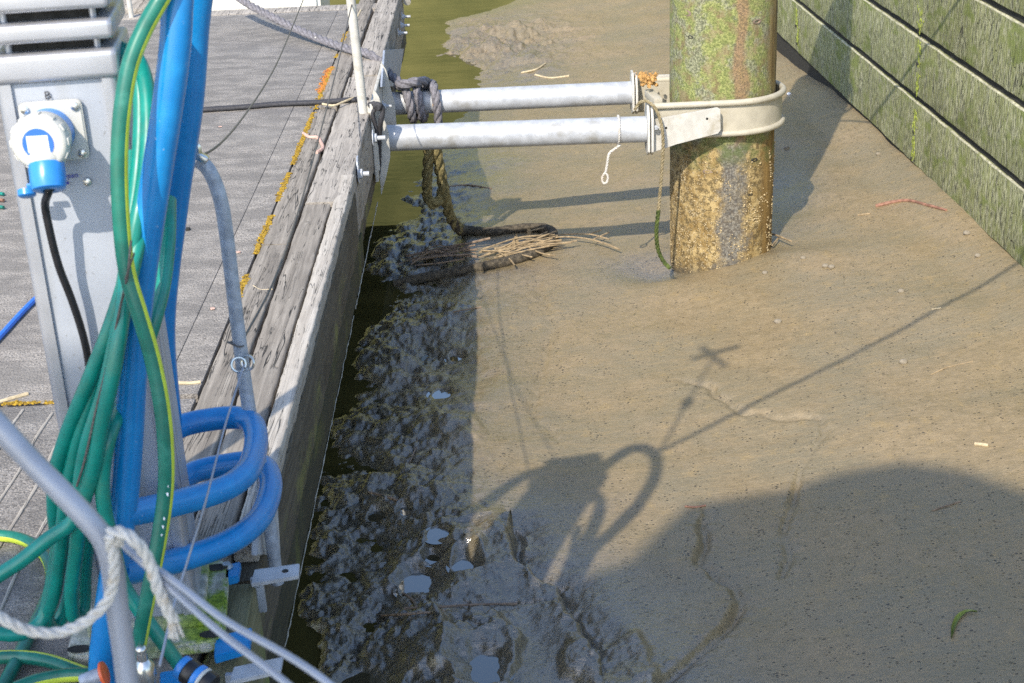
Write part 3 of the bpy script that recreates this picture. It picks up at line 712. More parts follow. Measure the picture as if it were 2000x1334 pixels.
for y in (5.43, 5.87):   # gussets either side of the tubes
    m = MB(); m.prism([(-.474, y, .075), (-.468, y, .080), (-.452, y, .05), (-.440, y, -.03), (-.428, y, -.085), (-.428, y, -.18), (-.447, y, -.25), (-.474, y, -.33)], (0, .010, 0), bev=.0015)
    obj('gusset', m, M['white_paint'], arm)
m = MB(); m.prism([(-.53, 5.40, .062), (-.485, 5.40, .02), (-.468, 5.40, -.12), (-.468, 5.40, -.22), (-.492, 5.40, -.24)], (0, .01, 0), bev=.0015); obj('gusset', m, M['white_paint'], arm)
bolt(PX(728, 270, -.452), arm, .013, .03); bolt(PX(748, 208, -.462), arm, .010, .02)
def flange(x, y, zb, zt, w):
    m = MB(); pr = []
    for (yy, zz) in ((-w, zb+.02), (-w*.5, zb), (w*.5, zb), (w, zb+.02), (w, zt-.05), (w*.45, zt), (-w*.45, zt), (-w, zt-.05)): pr.append((x, y+yy, zz))
    m.prism(pr, (.009, 0, 0), bev=.0015); return m
for (x, y, zb, zt) in ((.548, 5.51, -.232, -.03), (.562, 5.51, -.232, -.035), (.532, 5.96, -.19, -.02), (.546, 5.96, -.19, -.03)):
    obj('flange', flange(x, y, zb, zt, .062), M['white_paint'], arm)
bolt(Vector((.571, 5.455, -.12)), arm, .008, .006, False)
# collar: flat band + two round rims, running straight along the front, round the pile, and back
def upath(z, r=.234, x0=.575):
    L = [(x0, 5.75-r, z), (.70, 5.75-r, z), (.80, 5.75-r, z)]
    for k in range(0, 19):
        a = R(-90+k*10); L.append((.876+r*math.cos(a), 5.75+r*math.sin(a), z))
    L += [(.80, 5.75+r, z), (.70, 5.75+r, z), (x0-.02, 5.75+r, z)]; return [Vector(q) for q in L]
tilt = lambda q: Vector((q.x, q.y, q.z-.03*(q.x-.88)*0-.03*(q.y-5.5)))
for z, rr in ((-.052, .0125), (-.172, .0115)):
    m = MB(); m.tube([tilt(q) for q in upath(z)], rr, 14, step=.02); obj('collar_rim', m, M['cream_paint'], arm)
m = MB(); U = [tilt(q) for q in upath(0, .231)]; vs = []; fs = []
pp, _ = path(U, .01, .02)
for q in pp:
    c = Vector((.876, 5.75, q.z)); n = Vector((0, -1 if q.y < 5.75 else 1, 0)) if q.x < .876 else (q-c).normalized()
    for (o, z) in ((0, -.056), (0, -.168), (-.008, -.168), (-.008, -.056)): vs.append(q+n*o+Vector((0, 0, z)))
k = len(pp); fs = [(i*4+j, (i+1)*4+j, (i+1)*4+(j+1) % 4, i*4+(j+1) % 4) for i in range(k-1) for j in range(4)]+[(0, 1, 2, 3), ((k-1)*4+3, (k-1)*4+2, (k-1)*4+1, (k-1)*4)]
m.add(vs, fs); obj('collar_band', m, M['cream_paint'], arm)
m = MB(); m.prism([(.572, 5.488, -.094), (.815, 5.488, -.058), (.826, 5.488, -.066), (.828, 5.488, -.148), (.818, 5.488, -.160), (.66, 5.488, -.195), (.572, 5.488, -.222)], (0, -.010, 0), bev=.0015); obj('collar_cheek', m, M['white_paint'], arm)
m = MB(); m.prism([(.556, 6.0, -.05), (.72, 6.0, -.05), (.72, 6.0, -.15), (.556, 6.0, -.19)], (0, .010, 0), bev=.0015); obj('collar_cheek', m, M['white_paint'], arm)
for px in ((1381, 232), (1301, 250)):
    p = PY(*px, 5.4775); m = MB(); m.lathe([(.0001, .0005), (.0045, .0005), (.005, 0)], Matrix.Translation(p) @ Matrix.Rotation(R(90), 4, 'X'), 12, cap=False); obj('cheek_hole', m, M['near_black'], arm)
m = MB(); m.box((.60, 5.74, -.075), (.035, .16, .03), .005, Matrix.Rotation(R(8), 3, 'Z')); obj('spacer_block', m, M['cream_paint'], arm)
m = MB(); rw = random.Random(8)
for k in range(70): m.ball((.585+rw.gauss(0, .016), 5.80+rw.gauss(0, .030), -.035+rw.uniform(0, .035)), rw.uniform(.005, .011), 1, jit=.4)
for k in range(40):
    p = Vector((.585+rw.gauss(0, .016), 5.80+rw.gauss(0, .03), -.015)); m.tube([p, p+Vector((rw.gauss(0, .012), rw.gauss(0, .012), rw.uniform(.005, .03)))], .0012, 4)
obj('weed_clump', m, M['weed'], label='tan clump of dried weed stuck on the pile end of the arm', cat='weed')

# white stanchion at the dock edge
m = MB(); m.tube([(-.508, 5.405, -.16), (-.5215, 5.405, .30), (-.528, 5.405, .56)], .0172, 18, step=.05); o = obj('dock_stanchion', m, M['white_paint'], label='thin white stanchion rising from the dock edge beside the tube arm', cat='post')
# ------------------------------------------------------------------ ropes on the arm
grey = 'dark grey laid mooring rope'
top = [P(440, -22, .165), P(475, 2, .125), P(520, 27, .092), P(580, 57, .052), P(640, 82, .028), P(690, 98, .024), P(722, 106, .028), PX(745, 124, -.50), PX(762, 146, -.455)]
rp = MB(); rp.rope(top+[Vector((-.40, 5.98, -.035)), Vector((-.385, 5.93, -.045)), Vector((-.372, 5.905, -.10)), Vector((-.365, 5.93, -.165)), Vector((-.36, 6.0, -.178)), Vector((-.352, 6.04, -.10)), Vector((-.345, 6.0, -.045)), Vector((-.338, 5.93, -.05)), Vector((-.33, 5.91, -.10)), Vector((-.325, 5.93, -.165)), Vector((-.32, 6.0, -.178)), Vector((-.31, 6.045, -.10)), Vector((-.285, 6.02, -.05)), Vector((-.27, 5.94, -.045)), Vector((-.262, 5.91, -.10)), Vector((-.26, 5.92, -.18)), Vector((-.26, 5.93, -.28))], .0185)
rp.rope([(-.405, 6.0, -.05), (-.415, 5.95, -.03), (-.39, 5.91, -.02), (-.345, 5.92, -.015), (-.31, 5.95, -.02), (-.30, 6.0, -.04), (-.34, 6.03, -.06)], .0205)
for k in range(26):   # frayed white filaments along it
    q = random.choice(rp.v); q = Vector(q); rp.ball(q, .0045, 1, mi=1, jit=.5)
obj('mooring_rope', rp, [M['grey_rope'], M['white_rope']], label='dark grey laid rope crossing the deck and wound round the far tube', cat='rope')
lw = MB()
def gp(a, b, up=.015): 
    q = G(a, b); return q+Vector((0, 0, up))
lw.rope([PY(852, 276, 5.93), PY(853, 300, 5.94), PY(862, 345, 5.97), PY(868, 375, 5.98), PY(880, 425, 6.05), PY(898, 448, 6.1)], .024, mi=1)
lw.rope([PY(838, 280, 5.93), PY(836, 320, 5.94), PY(834, 360, 5.95), PY(836, 388, 5.96), PY(847, 399, 5.96), PY(860, 388, 5.98), PY(864, 370, 5.99)], .023, mi=1)
lw.tube([PY(880, 425, 6.05), PY(896, 448, 6.1), gp(912, 456), gp(960, 459), gp(1010, 453), gp(1055, 453, .02), gp(1078, 460, .018), gp(1078, 478), gp(1050, 498), gp(1010, 512), gp(960, 524), gp(900, 536), gp(840, 546), gp(770, 556, .0)], .0215, 12, step=.012, jit=.10)
obj('muddy_rope', lw, [M['mud_rope'], M['yellow_rope']], label='mud caked rope hanging below the tubes and looping over the mud', cat='rope')
# black strap over the deck + its tied end
m = MB()
for dy in (0, .014):
    L = [P(250, 222, .010), P(330, 219, .010), P(395, 215, .010), P(470, 210, .010), P(540, 204, .010), P(630, 200, .010), P(700, 195, .012), P(718, 196, .0)]
    m.tube([q+Vector((0, dy, 0)) for q in L], .0085, 10, step=.02)
obj('black_strap', m, M['black_cord'], label='black doubled cord lying straight across the deck to the stanchion', cat='cord')
m = MB(); m.tube([PY(722, 205, 5.40), PY(735, 203, 5.38), PY(747, 212, 5.38), PY(744, 235, 5.38), PY(741, 262, 5.40), PY(740, 300, 5.42), PY(739, 350, 5.44)], .010, 9, step=.01, jit=.12)
m.tube([PY(735, 208, 5.38), PY(728, 222, 5.38), PY(733, 245, 5.385), PY(738, 275, 5.39)], .008, 9, step=.01, jit=.12); m.ball(PY(738, 207, 5.375), .018, 2, jit=.2)
obj('knotted_cord', m, M['black_cord'], label='dark knotted cord tied at the dock end of the near tube', cat='cord')
# white cord on the near tube
m = MB(); xx = .44; cx = T2a.lerp(T2b, .893)
m.rope([cx+Vector((.002*math.sin(t), math.cos(t)*.054, math.sin(t)*.054)) for t in np.linspace(0, 2*math.pi, 13)[:-1]], .0045, closed=True)
m.rope([cx+Vector((.005, -.03, -.05)), PY(1199, 292, 5.49), PY(1190, 300, 5.48), PY(1185, 325, 5.48), PY(1182, 340, 5.48)], .005)
m.rope([PY(1182, 338, 5.48), PY(1187, 345, 5.48), PY(1184, 357, 5.48), PY(1179, 358, 5.48), PY(1176, 348, 5.48)], .0045, closed=True)
obj('tied_line', m, M['white_rope'], label='short white cord tied round the near tube with a hanging eye', cat='cord')
m = MB(); gl = [PY(1240, 214, 5.50), PY(1250, 200, 5.49), PY(1264, 198, 5.47), PY(1280, 212, 5.45), PY(1291, 240, 5.44), PY(1295, 275, 5.44), PY(1292, 340, 5.45), PY(1286, 410, 5.47)]
m.rope(gl, .0065); m.rope([gl[-1], PY(1282, 455, 5.48), PY(1286, 490, 5.50), PY(1297, 512, 5.50), PY(1309, 524, 5.48)], .0085, mi=1)
obj('weedy_cord', m, [M['old_cord'], M['green_cord']], label='old cord hanging from the collar to the pile foot, green with weed below', cat='cord')

# ------------------------------------------------------------------ galvanised bent pole, wires, shackles
m = MB(); m.tube([(-.458, 2.37, -.10), (-.462, 2.38, .10), PY(485, 790, 2.38), PY(462, 620, 2.38), PY(441, 450, 2.38), PY(432, 395, 2.38), PY(418, 352, 2.38), PY(402, 325, 2.38), PY(386, 312, 2.38)], .0125, 16, step=.02)
pole = thing('bent_pole', 'galvanised pole with a hooked top standing on the dock edge', 'pole', (-.458, 2.37, 0))
obj('tube', m, M['galv_dull'], pole)
m = MB(); q = PY(391, 306, 2.37); m.box(q, (.028, .02, .012), .004, Matrix.Rotation(R(30), 3, 'Y')); m.lathe([(.008, 0), (.008, .012), (.005, .018)], Matrix.Translation(q+Vector((-.004, 0, .004))), 6); obj('top_bolt', m, M['chrome'], pole)
for (a, b, tilt_) in ((466, 712, 20), (484, 708, -25)):
    m = MB(); c = PY(a, b, 2.362); M3 = Matrix.Rotation(R(70), 3, 'X') @ Matrix.Rotation(R(tilt_), 3, 'Y')
    m.tube([c+M3 @ Vector((math.cos(t)*.0125, math.sin(t)*.0125, 0)) for t in np.linspace(0, 2*math.pi, 17)[:-1]], .0025, 8, closed=True); obj('ring', m, M['chrome'], pole)
m = MB(); c = PY(462, 668, 2.38)
m.tube([c+Vector((math.cos(t)*.015, math.sin(t)*.015, .004*math.sin(t*2))) for t in np.linspace(0, 2*math.pi, 17)[:-1]], .002, 6, closed=True); obj('tie', m, M['wire'], pole)
def wire(pts, label, r=.0022, mat='wire'):
    m = MB(); m.tube(pts, r, 7); obj('guard_wire', m, M[mat], label=label, cat='wire', group='wires strung along the dock edge')
wire([PY(393, 305, 2.37), PY(425, 285, 2.6), PY(480, 222, 3.3), PY(535, 135, 4.2), PY(570, 55, 5.1), PY(600, -20, 6.0)], 'sagging wire running from the hooked pole top up and away across the deck')
wire([PY(687, 9, 5.39), PY(650, 165, 4.6), PY(617, 290, 3.9), PY(577, 430, 3.2), PY(530, 560, 2.7), PY(470, 672, 2.375)], 'thin wire running from the white stanchion down to the pole rings')
wire([PY(476, 715, 2.36), PY(440, 830, 2.2), PY(400, 985, 1.95), PY(368, 1090, 1.75), PY(335, 1200, 1.6), PY(312, 1300, 1.5)], 'near wire hanging down from the pole rings past the blue hoops', .0018, 'grey_tube')
m = MB(); m.tube([PY(687, 7, 5.387), PY(691, 12, 5.387)], .005, 8); 

# ------------------------------------------------------------------ power pedestal
PN = Vector((.12, -.993, 0)).normalized(); PT = Vector((-PN.y, PN.x, 0))*1.0
PC = Vector((-.617, 2.05, 0))                        # middle of the front face
ped = thing('power_pedestal', 'silver power pedestal with louvred cap standing on the dock edge', 'power pedestal', (-.617, 2.12, 0))
def pl(s, d, z): return PC+PT*s-PN*d+Vector((0, 0, z))  # s sideways, d depth behind the front face
PR3 = Matrix((PT, -PN, Vector((0, 0, 1)))).transposed()
def pbox(s, d, z, size, bev=.003, mi=0, mb=None): 
    mb = mb or MB(); mb.box(pl(s, d, z), size, bev, PR3, mi, 3); return mb
def PF(a, b, out=0.):
    d = Vector(ray(a, b)); o = Vector(CAM); pt = PC+PN*out; t = (pt-o).dot(PN)/d.dot(PN); return o+d*t
HW = .083
obj('body', pbox(0, .075, .485, (HW*2-.030, .144, .90), .004), M['alu_panel'], ped)
for sx in (-1, 1):
    m = MB(); pr = []
    for k in range(7):
        a = R(k*15); pr.append((sx*(HW-.010+.010*math.sin(a)), .010-.010*math.cos(a)))
    pr = [(sx*(HW-.021), .0)]+pr+[(sx*HW, .035), (sx*(HW-.006), .035), (sx*(HW-.012), .012), (sx*(HW-.021), .008)]
    m.prism([pl(s, d-.003, .035) for s, d in pr], (0, 0, .90)); obj('corner_trim', m, M['alu'], ped)
    m = MB(); m.prism([pl(s, d, .035) for s, d in [(sx*HW, .041), (sx*HW, .138), (sx*(HW-.02), .144), (sx*(HW-.02), .041)]], (0, 0, .90)); obj('side_panel', m, M['alu_panel'], ped)
m = MB(); pbox(0, .075, .955, (HW*2+.010, .168, .040), .009, mb=m); obj('cap', m, M['alu'], ped)
for z in (1.003, 1.045, 1.082): 
    m = MB(); pbox(.0, .075, z, (HW*2+.010, .172, .027), .008, mb=m); obj('louvre', m, M['alu'], ped)
m = MB(); pbox(0, .08, 1.03, (.13, .12, .13), .004, mb=m); obj('louvre_core', m, M['near_black'], ped)
for s in (-.06, .06):
    for d in (.02, .14):
        m = MB(); m.tube([pl(s, d, .96), pl(s, d, 1.10)], .005, 10); obj('louvre_spacer', m, M['alu'], ped)
# base casting
def rpoly(pts, r=.02, n=5):
    out = []; k = len(pts)
    for i in range(k):
        a, b, c = Vector(pts[i-1]), Vector(pts[i]), Vector(pts[(i+1) % k]); u = (a-b).normalized(); v = (c-b).normalized()
        for j in range(n+1):
            t = j/n; out.append((b+u*r*(1-t)**2+v*r*t**2))
    return out
m = MB(); m.prism(rpoly([pl(-.125, -.055, .002), pl(.125, -.055, .002), pl(.125, .20, .002), pl(-.125, .20, .002)], .03), (0, 0, .022), bev=.004); obj('base_plate', m, M['base'], ped)
m = MB(); pbox(0, .075, .035, (HW*2+.022, .17, .022), .006, mb=m); obj('base_collar', m, M['base'], ped)
for s, d in ((-.105, -.035), (.105, -.035), (.105, .17)):
    m = MB(); m.lathe([(.0001, .0), (.011, .0003), (.014, .0012)], Matrix.Translation(pl(s, d, .0245)) @ Matrix.Diagonal((1.4, .8, 1, 1)), 20, cap=False); obj('bolt_hole', m, M['near_black'], ped)
# socket
q4 = [PF(35, 203), PF(152, 192), PF(174, 300), PF(58, 318)]; sc = (q4[0]+q4[1]+q4[2]+q4[3])/4
# square plate laid on the face, aligned with it
hs = .043
sc = PF(107, 254); 
def onp(s, z, out): return sc+PT*s+Vector((0, 0, z))+PN*out
sock = MB(); sock.prism(rpoly([onp(-hs, -hs, .0), onp(hs, -hs, .0), onp(hs, hs, .0), onp(-hs, hs, .0)], .008), PN*.009, bev=.002)
socket = obj('socket', sock, M['white_plastic'], ped)
RN = PN.to_track_quat('Z', 'Y').to_matrix().to_4x4()
for s in (-1, 1):
    for z in (-1, 1):
        m = MB(); m.lathe([(.0062, .0), (.0058, .0025), (.002, .004)], Matrix.Translation(onp(s*.034, z*.034, .0095)) @ RN, 14); obj('screw', m, M['chrome'], socket)
m = MB(); AX = (PN*1.0+PT*-.10+Vector((0, 0, .02))).normalized(); RA = AX.to_track_quat('Z', 'Y').to_matrix().to_4x4()
c0 = onp(-.005, .0, .008); m.lathe([(.034, 0), (.034, .026), (.030, .028)], Matrix.Translation(c0) @ RA, 40); obj('collar', m, M['blue_plastic'], socket)
m = MB(); m.lathe([(.006, 0), (.0055, .003), (.002, .0042)], Matrix.Translation(PF(171, 355)) @ RN, 14); obj('screw', m, M['chrome'], ped)
def text(body, p, size, mat, parent, name='lettering'):
    cu = bpy.data.curves.new('t', 'FONT'); cu.body = body; cu.size = size; cu.align_x = 'CENTER'; cu.align_y = 'CENTER'; cu.extrude = .0002
    t = bpy.data.objects.new('t', cu); COL.objects.link(t); dg = bpy.context.evaluated_depsgraph_get(); me = bpy.data.meshes.new_from_object(t.evaluated_get(dg))
    bpy.data.objects.remove(t); bpy.data.curves.remove(cu)
    X = PT; Yv = Vector((0, 0, 1)); off = ROOT[parent.name]
    for v in me.vertices: v.co = p+X*v.co.x+Yv*v.co.y+PN*(.0004+v.co.z)-off
    me.name = name; me.materials.clear(); me.materials.append(mat); o = bpy.data.objects.new(name, me); COL.objects.link(o); o.parent = parent
    return o
text('B', PF(93, 187, .0005), .0165, M['ink'], ped)
text('open', PF(138, 343, .0005), .0105, M['ink_blue'], ped)
m = MB(); a = PF(122, 358, .0008); m.prism([a+PT*s+Vector((0, 0, z)) for s, z in [(-.010, 0), (-.003, .005), (-.003, .0018), (.009, .0018), (.009, -.0018), (-.003, -.0018), (-.003, -.005)]], PN*.0004); obj('arrow_mark', m, M['ink_blue'], ped)
# plug
plug = thing('power_plug', 'white and blue power plug pushed into the pedestal socket', 'plug', c0+AX*.03)
m = MB(); pc = c0+AX*.022
prof = [(.033, .0), (.036, .004), (.036, .022), (.0385, .023), (.0385, .040), (.036, .043), (.0325, .0445)]
m.lathe(prof, Matrix.Translation(pc) @ RA, 12*4); 
ring = obj('body', m, M['white_plastic'], plug)
m = MB()
for k in range(12):
    a = 2*math.pi*k/12; d = (RA.to_3x3() @ Vector((math.cos(a), math.sin(a), 0))); m.box(pc+d*.0383+AX*.031, (.004, .010, .017), .001, RA.to_3x3() @ Matrix.Rotation(a, 3, 'Z'))
obj('grip_rib', m, M['white_plastic'], plug)
fc = pc+AX*.0446
m = MB(); m.lathe([(.0215, 0), (.0212, .0008)], Matrix.Translation(fc) @ RA, 40); obj('label_disc', m, M['label_blue'], plug)
m = MB(); e1 = (RA.to_3x3() @ Vector((1, 0, 0))); U = Vector((0, 0, 1)); U = (U-AX*U.dot(AX)).normalized(); V = U.cross(AX)
m.prism([fc+AX*.0009+V*s*.0145+U*z*.0115 for s, z in ((-1, -1), (1, -1), (1, 1), (-1, 1))], AX*.0004); obj('label_card', m, M['label_paper'], plug)
gd = (PF(85, 345, .055)-PF(85, 275, .035)); gd = gd.normalized(); gd = (Vector((0, 0, -1))*.86+PN*.5+PT*.03).normalized(); RG = gd.to_track_quat('Z', 'Y').to_matrix().to_4x4()
g0 = pc+AX*.014+gd*.028
m = MB(); m.lathe([(.026, -.012), (.026, .006), (.0235, .010)], Matrix.Translation(g0) @ RG, 36); obj('neck', m, M['white_plastic'], plug)
m = MB(); m.lathe([(.0225, .004), (.0245, .010), (.0245, .034), (.0225, .044), (.019, .046), (.0085, .046), (.0085, .040)], Matrix.Translation(g0) @ RG, 36, cap=False); obj('cable_gland', m, M['blue_plastic'], plug)
m = MB(); fp = PF(52, 371, .04); m.lathe([(.0125, 0), (.0125, .008), (.010, .010)], Matrix.Translation(fp) @ RG, 24); m.box(fp+PT*.012+Vector((0, 0, .006)), (.022, .006, .006), .002, PR3); obj('sealing_cap', m, M['blue_plastic'], plug)
m = MB(); ge = g0+gd*.044
m.tube([g0+gd*.03, ge, PF(88, 400, .052), PF(97, 450, .045), PF(115, 520, .036), PF(138, 580, .028), PF(158, 640, .020), PF(170, 690, .015), PF(176, 740, .012), PF(172, 800, .012), PF(165, 900, .012)], .0058, 14, step=.01); obj('cable', m, M['rubber'], plug)

# ------------------------------------------------------------------ blue guard frame
fr = thing('hoop_frame', 'blue painted steel hoop frame guarding the pedestal and carrying the hoses', 'guard frame', (-.56, 2.1, 0))
ft = [(-.652, 1.905, .006), PY(200, 1315, 1.905), PY(213, 1180, 1.915), PY(243, 970, 1.94), PY(268, 610, 1.95), PY(297, 400, 1.95), PY(328, 200, 1.95), PY(343, 80, 1.955), Vector((-.415, 1.965, 1.06)), Vector((-.402, 2.01, 1.125)), Vector((-.40, 2.10, 1.15)), Vector((-.41, 2.20, 1.115)), Vector((-.435, 2.27, 1.05)), PY(384, 40, 2.29), PY(372, 200, 2.30), PY(343, 400, 2.31), PY(318, 640, 2.31), Vector((-.60, 2.31, .25)), Vector((-.635, 2.31, .006))]
m = MB(); m.tube(ft, .0208, 28, step=.015); obj('arch_tube', m, M['blue_paint'], fr)
h1 = [PY(238, 1005, 1.935), P(320, 988, .28), P(400, 967, .26), P(450, 948, .25), P(482, 922, .245), P(497, 885, .24), P(500, 852, .24), P(491, 826, .24), P(466, 816, .24), P(420, 818, .24), P(360, 830, .24), Vector((-.61, 2.33, .24))]
h2 = [PY(232, 1120, 1.925), P(330, 1099, .16), P(420, 1070, .145), P(470, 1045, .14), P(508, 1010, .13), P(525, 970, .13), P(528, 938, .13), P(516, 912, .13), P(486, 903, .13), P(440, 908, .13), P(380, 922, .13), Vector((-.62, 2.33, .13))]
for h in (h1, h2):
    m = MB(); m.tube(h, .0208, 26, step=.010); obj('hoop', m, M['blue_paint'], fr)
m = MB(); m.tube([(-.40, 2.10, 1.15), (-.40, 2.10, 1.86)], .0055, 8); m.ball((-.40, 2.10, 1.50), .022, 2, (1, 1, 1.8)); m.tube([(-.49, 2.07, 1.86), (-.31, 2.13, 1.86)], .012, 8); m.tube([(-.43, 2.19, 1.83), (-.37, 2.01, 1.83)], .012, 8)
obj('shadow_vane', m, M['galv'], fr)  # unseen rod and crosspieces added to cast the soft shadow on the mud
m = MB(); m.tube([(-.66, 2.10, 1.055), (-.70, 2.10, 1.105), (-.755, 2.10, 1.11), (-.805, 2.10, 1.05), (-.84, 2.10, .93), (-.865, 2.10, .75), (-.92, 2.10, .35), (-.97, 2.10, .006)], .0208, 22, step=.012); obj('arch_tube', m, M['blue_paint'], fr)  # unseen left tube, shaped to cast the curved shadow beside the pedestal's
def fplate(L, name='foot_plate'):
    m = MB(); m.prism([P(a, b, .020) for a, b in L], (0, 0, -.016), bev=.002); return obj(name, m, M['blue_paint'], fr)
fp1 = fplate([(400, 1112), (470, 1096), (465, 1124), (395, 1140)]); fp2 = fplate([(420, 1243), (492, 1224), (487, 1262), (418, 1282)]); fp3 = fplate([(312, 1312), (372, 1302), (374, 1336), (312, 1350)])
m = MB(); c = P(443, 1108, .021); m.lathe([(.011, 0), (.011, .002)], Matrix.Translation(c), 20); m.lathe([(.0075, .002), (.0075, .008)], Matrix.Translation(c), 6); obj('bolt', m, M['chrome'], fp1)

# ------------------------------------------------------------------ hoses
HR = .0112
hose = MB()
def hs_(L): hose.tube(L, HR, 14, step=.012)
def hp(L): return [PY(a, b, y) for a, b, y in L]
hs_(hp([(236, 95, 2.13), (262, 108, 2.10), (282, 150, 2.06), (290, 230, 2.02), (285, 330, 1.98), (268, 430, 1.94), (248, 535, 1.92), (215, 640, 1.91), (175, 740, 1.91), (130, 850, 1.92), (108, 930, 1.93), (106, 1000, 1.95), (112, 1060, 1.96), (100, 1150, 1.96), (80, 1215, 1.95), (40, 1238, 1.93), (-20, 1236, 1.92)]))
hs_(hp([(240, 105, 2.11), (270, 150, 2.07), (275, 250, 2.03), (268, 350, 1.99), (255, 450, 1.95), (244, 545, 1.93), (222, 640, 1.92), (190, 740, 1.92), (155, 850, 1.92), (130, 960, 1.93), (120, 1060, 1.94), (105, 1160, 1.95), (92, 1210, 1.96), (110, 1222, 1.99), (128, 1190, 2.0), (142, 1120, 1.98), (150, 1030, 1.96), (165, 930, 1.95), (200, 800, 1.945)]))
hs_(hp([(296, 170, 2.07), (300, 260, 2.03), (290, 380, 1.99), (268, 480, 1.93), (250, 560, 1.905), (232, 640, 1.895), (205, 760, 1.89), (170, 870, 1.89), (155, 960, 1.90), (150, 1060, 1.91), (140, 1160, 1.93), (146, 1206, 1.95), (160, 1195, 1.97), (165, 1120, 1.98), (172, 1040, 1.97)]))
hs_(hp([(330, 390, 2.12), (328, 470, 2.06), (318, 560, 2.02), (300, 630, 1.99), (270, 720, 1.985), (240, 790, 1.96), (214, 850, 1.90), (200, 930, 1.89), (205, 1000, 1.89), (222, 1070, 1.89), (240, 1140, 1.885), (275, 1195, 1.875), (315, 1250, 1.87), (355, 1305, 1.87)]))
hs_(hp([(256, 300, 2.05), (252, 420, 1.98), (246, 540, 1.915), (238, 620, 1.89), (222, 720, 1.875), (196, 840, 1.875), (178, 930, 1.88), (140, 1020, 1.89), (95, 1052, 1.88), (40, 1096, 1.87), (-30, 1140, 1.86)]))
hs_(hp([(247, 560, 1.93), (215, 680, 1.93), (165, 800, 1.93), (135, 900, 1.95), (120, 960, 1.97)]))
obj('hose_coil', hose, M['hose_teal'], label='bundle of teal hose loops gathered over the blue frame beside the pedestal', cat='hose')
m = MB(); st = ({1, 2, 3}, 1)
HL = hp([(345, -60, 1.95), (318, -8, 1.93), (285, 50, 1.92), (256, 120, 1.905), (240, 205, 1.89), (233, 300, 1.88), (236, 420, 1.87), (248, 530, 1.865), (270, 605, 1.86), (295, 690, 1.86), (314, 780, 1.855), (323, 860, 1.85), (324, 950, 1.85), (312, 1045, 1.84), (296, 1130, 1.83), (280, 1210, 1.83), (262, 1310, 1.84)])
m.tube(HL, .0116, 16, step=.012, stripe=({7, 8, 9, 10}, 1), roll=R(20))
hp_, _ = path(HL, .0116, .012)
for q in hp_:   # worn pale printing along the hose
    v_ = ray(1000, 667); px = (q.z)
    if (.02 < q.z < .17 or .30 < q.z < .44) and random.random() < .55:
        to = (Vector((0, 0, CH))-q).normalized(); m.ball(q+to*.0112+Vector((.003, 0, 0)), .0028, 1, (.55, .5, random.uniform(.6, 1.5)), mi=2, jit=.3)
obj('striped_hose', m, [M['hose_dark'], M['hose_yellow'], M['label_paper']], label='dark green hose with a yellow stripe hanging in front of the blue frame', cat='hose')
m = MB(); gl = lambda L, z=.013: [P(a, b, z) for a, b in L]
m.tube(gl([(-40, 1046), (0, 1046), (32, 1050), (62, 1062), (86, 1082), (100, 1112), (98, 1150), (78, 1200), (52, 1250), (28, 1300), (0, 1350), (-30, 1400)]), .0112, 16, step=.012, stripe=({3, 4, 5}, 1))
m.tube(gl([(-40, 1290), (0, 1284), (50, 1284), (100, 1292), (145, 1308), (190, 1324)], .018), .0112, 16, step=.012, stripe=({13, 14, 15}, 1))
m.tube(gl([(30, 1345), (70, 1330), (120, 1320), (180, 1318), (215, 1322)], .03), .0112, 16, step=.012, stripe=({3, 4, 5}, 1))
obj('deck_hose', m, [M['hose_dark'], M['hose_yellow']], label='dark green hose with a yellow stripe lying in loops on the near deck', cat='hose')
m = MB(); m.tube(hp([(256, 470, 1.845), (250, 530, 1.845), (235, 600, 1.875), (215, 690, 1.875), (190, 790, 1.87), (165, 900, 1.87), (150, 950, 1.875)]), .0018, 6); m.tube(hp([(262, 495, 1.83), (245, 545, 1.85)]), .0014, 6)
obj('hose_lashing', m, M['wire'], label='thin dark cord tied round the gathered teal hoses', cat='cord')
# hose end fittings at the bottom of the picture
def axis_lathe(m, p, d, prof, seg=28, mi=0): m.lathe(prof, Matrix.Translation(p) @ d.normalized().to_track_quat('Z', 'Y').to_matrix().to_4x4(), seg, mi)
cf = thing('hose_connector', 'blue and black hose connector on the end of the teal hose', 'hose connector', PY(365, 1312, 1.86))
d = PY(420, 1345, 1.84)-PY(355, 1300, 1.87); p = PY(352, 1300, 1.87); d.normalize()
for nm, z0, z1, r0, mt in (('blue_nut', .0, .012, .0185, 'blue_plastic'), ('rubber_grip', .012, .030, .020, 'rubber'), ('blue_ring', .030, .040, .021, 'blue_plastic'), ('white_ring', .040, .046, .0215, 'white_plastic'), ('end_grip', .046, .062, .0205, 'rubber')):
    m = MB(); axis_lathe(m, p+d*z0, d, [(r0*.9, 0), (r0, .002), (r0, z1-z0-.002), (r0*.92, z1-z0)]); obj(nm, m, M[mt], cf)
tp = thing('tap', 'small chrome tap standing beside the hose end at the pedestal foot', 'tap', PY(290, 1320, 1.82))
m = MB(); b0 = PY(286, 1330, 1.82); m.lathe([(.012, -.02), (.013, .0), (.017, .012), (.015, .030), (.008, .038), (.008, .050)], Matrix.Translation(b0), 20); obj('body', m, M['chrome'], tp)
m = MB(); m.ball(b0+Vector((0, 0, .056)), .009, 2, (1, 1, .8)); obj('handle', m, M['chrome'], tp)
m = MB(); p = PY(183, 1322, 1.84); d = Vector((1, .1, .25)); axis_lathe(m, p, d, [(.009, -.02), (.011, 0), (.011, .012)]); axis_lathe(m, p+d.normalized()*.012, d, [(.014, 0), (.0185, .002), (.0185, .006), (.014, .008)], mi=1)
obj('orange_hose_fitting', m, [M['galv_dull'], M['orange']], label='hose fitting with a bright orange ring by the foot of the blue tube', cat='hose fitting')

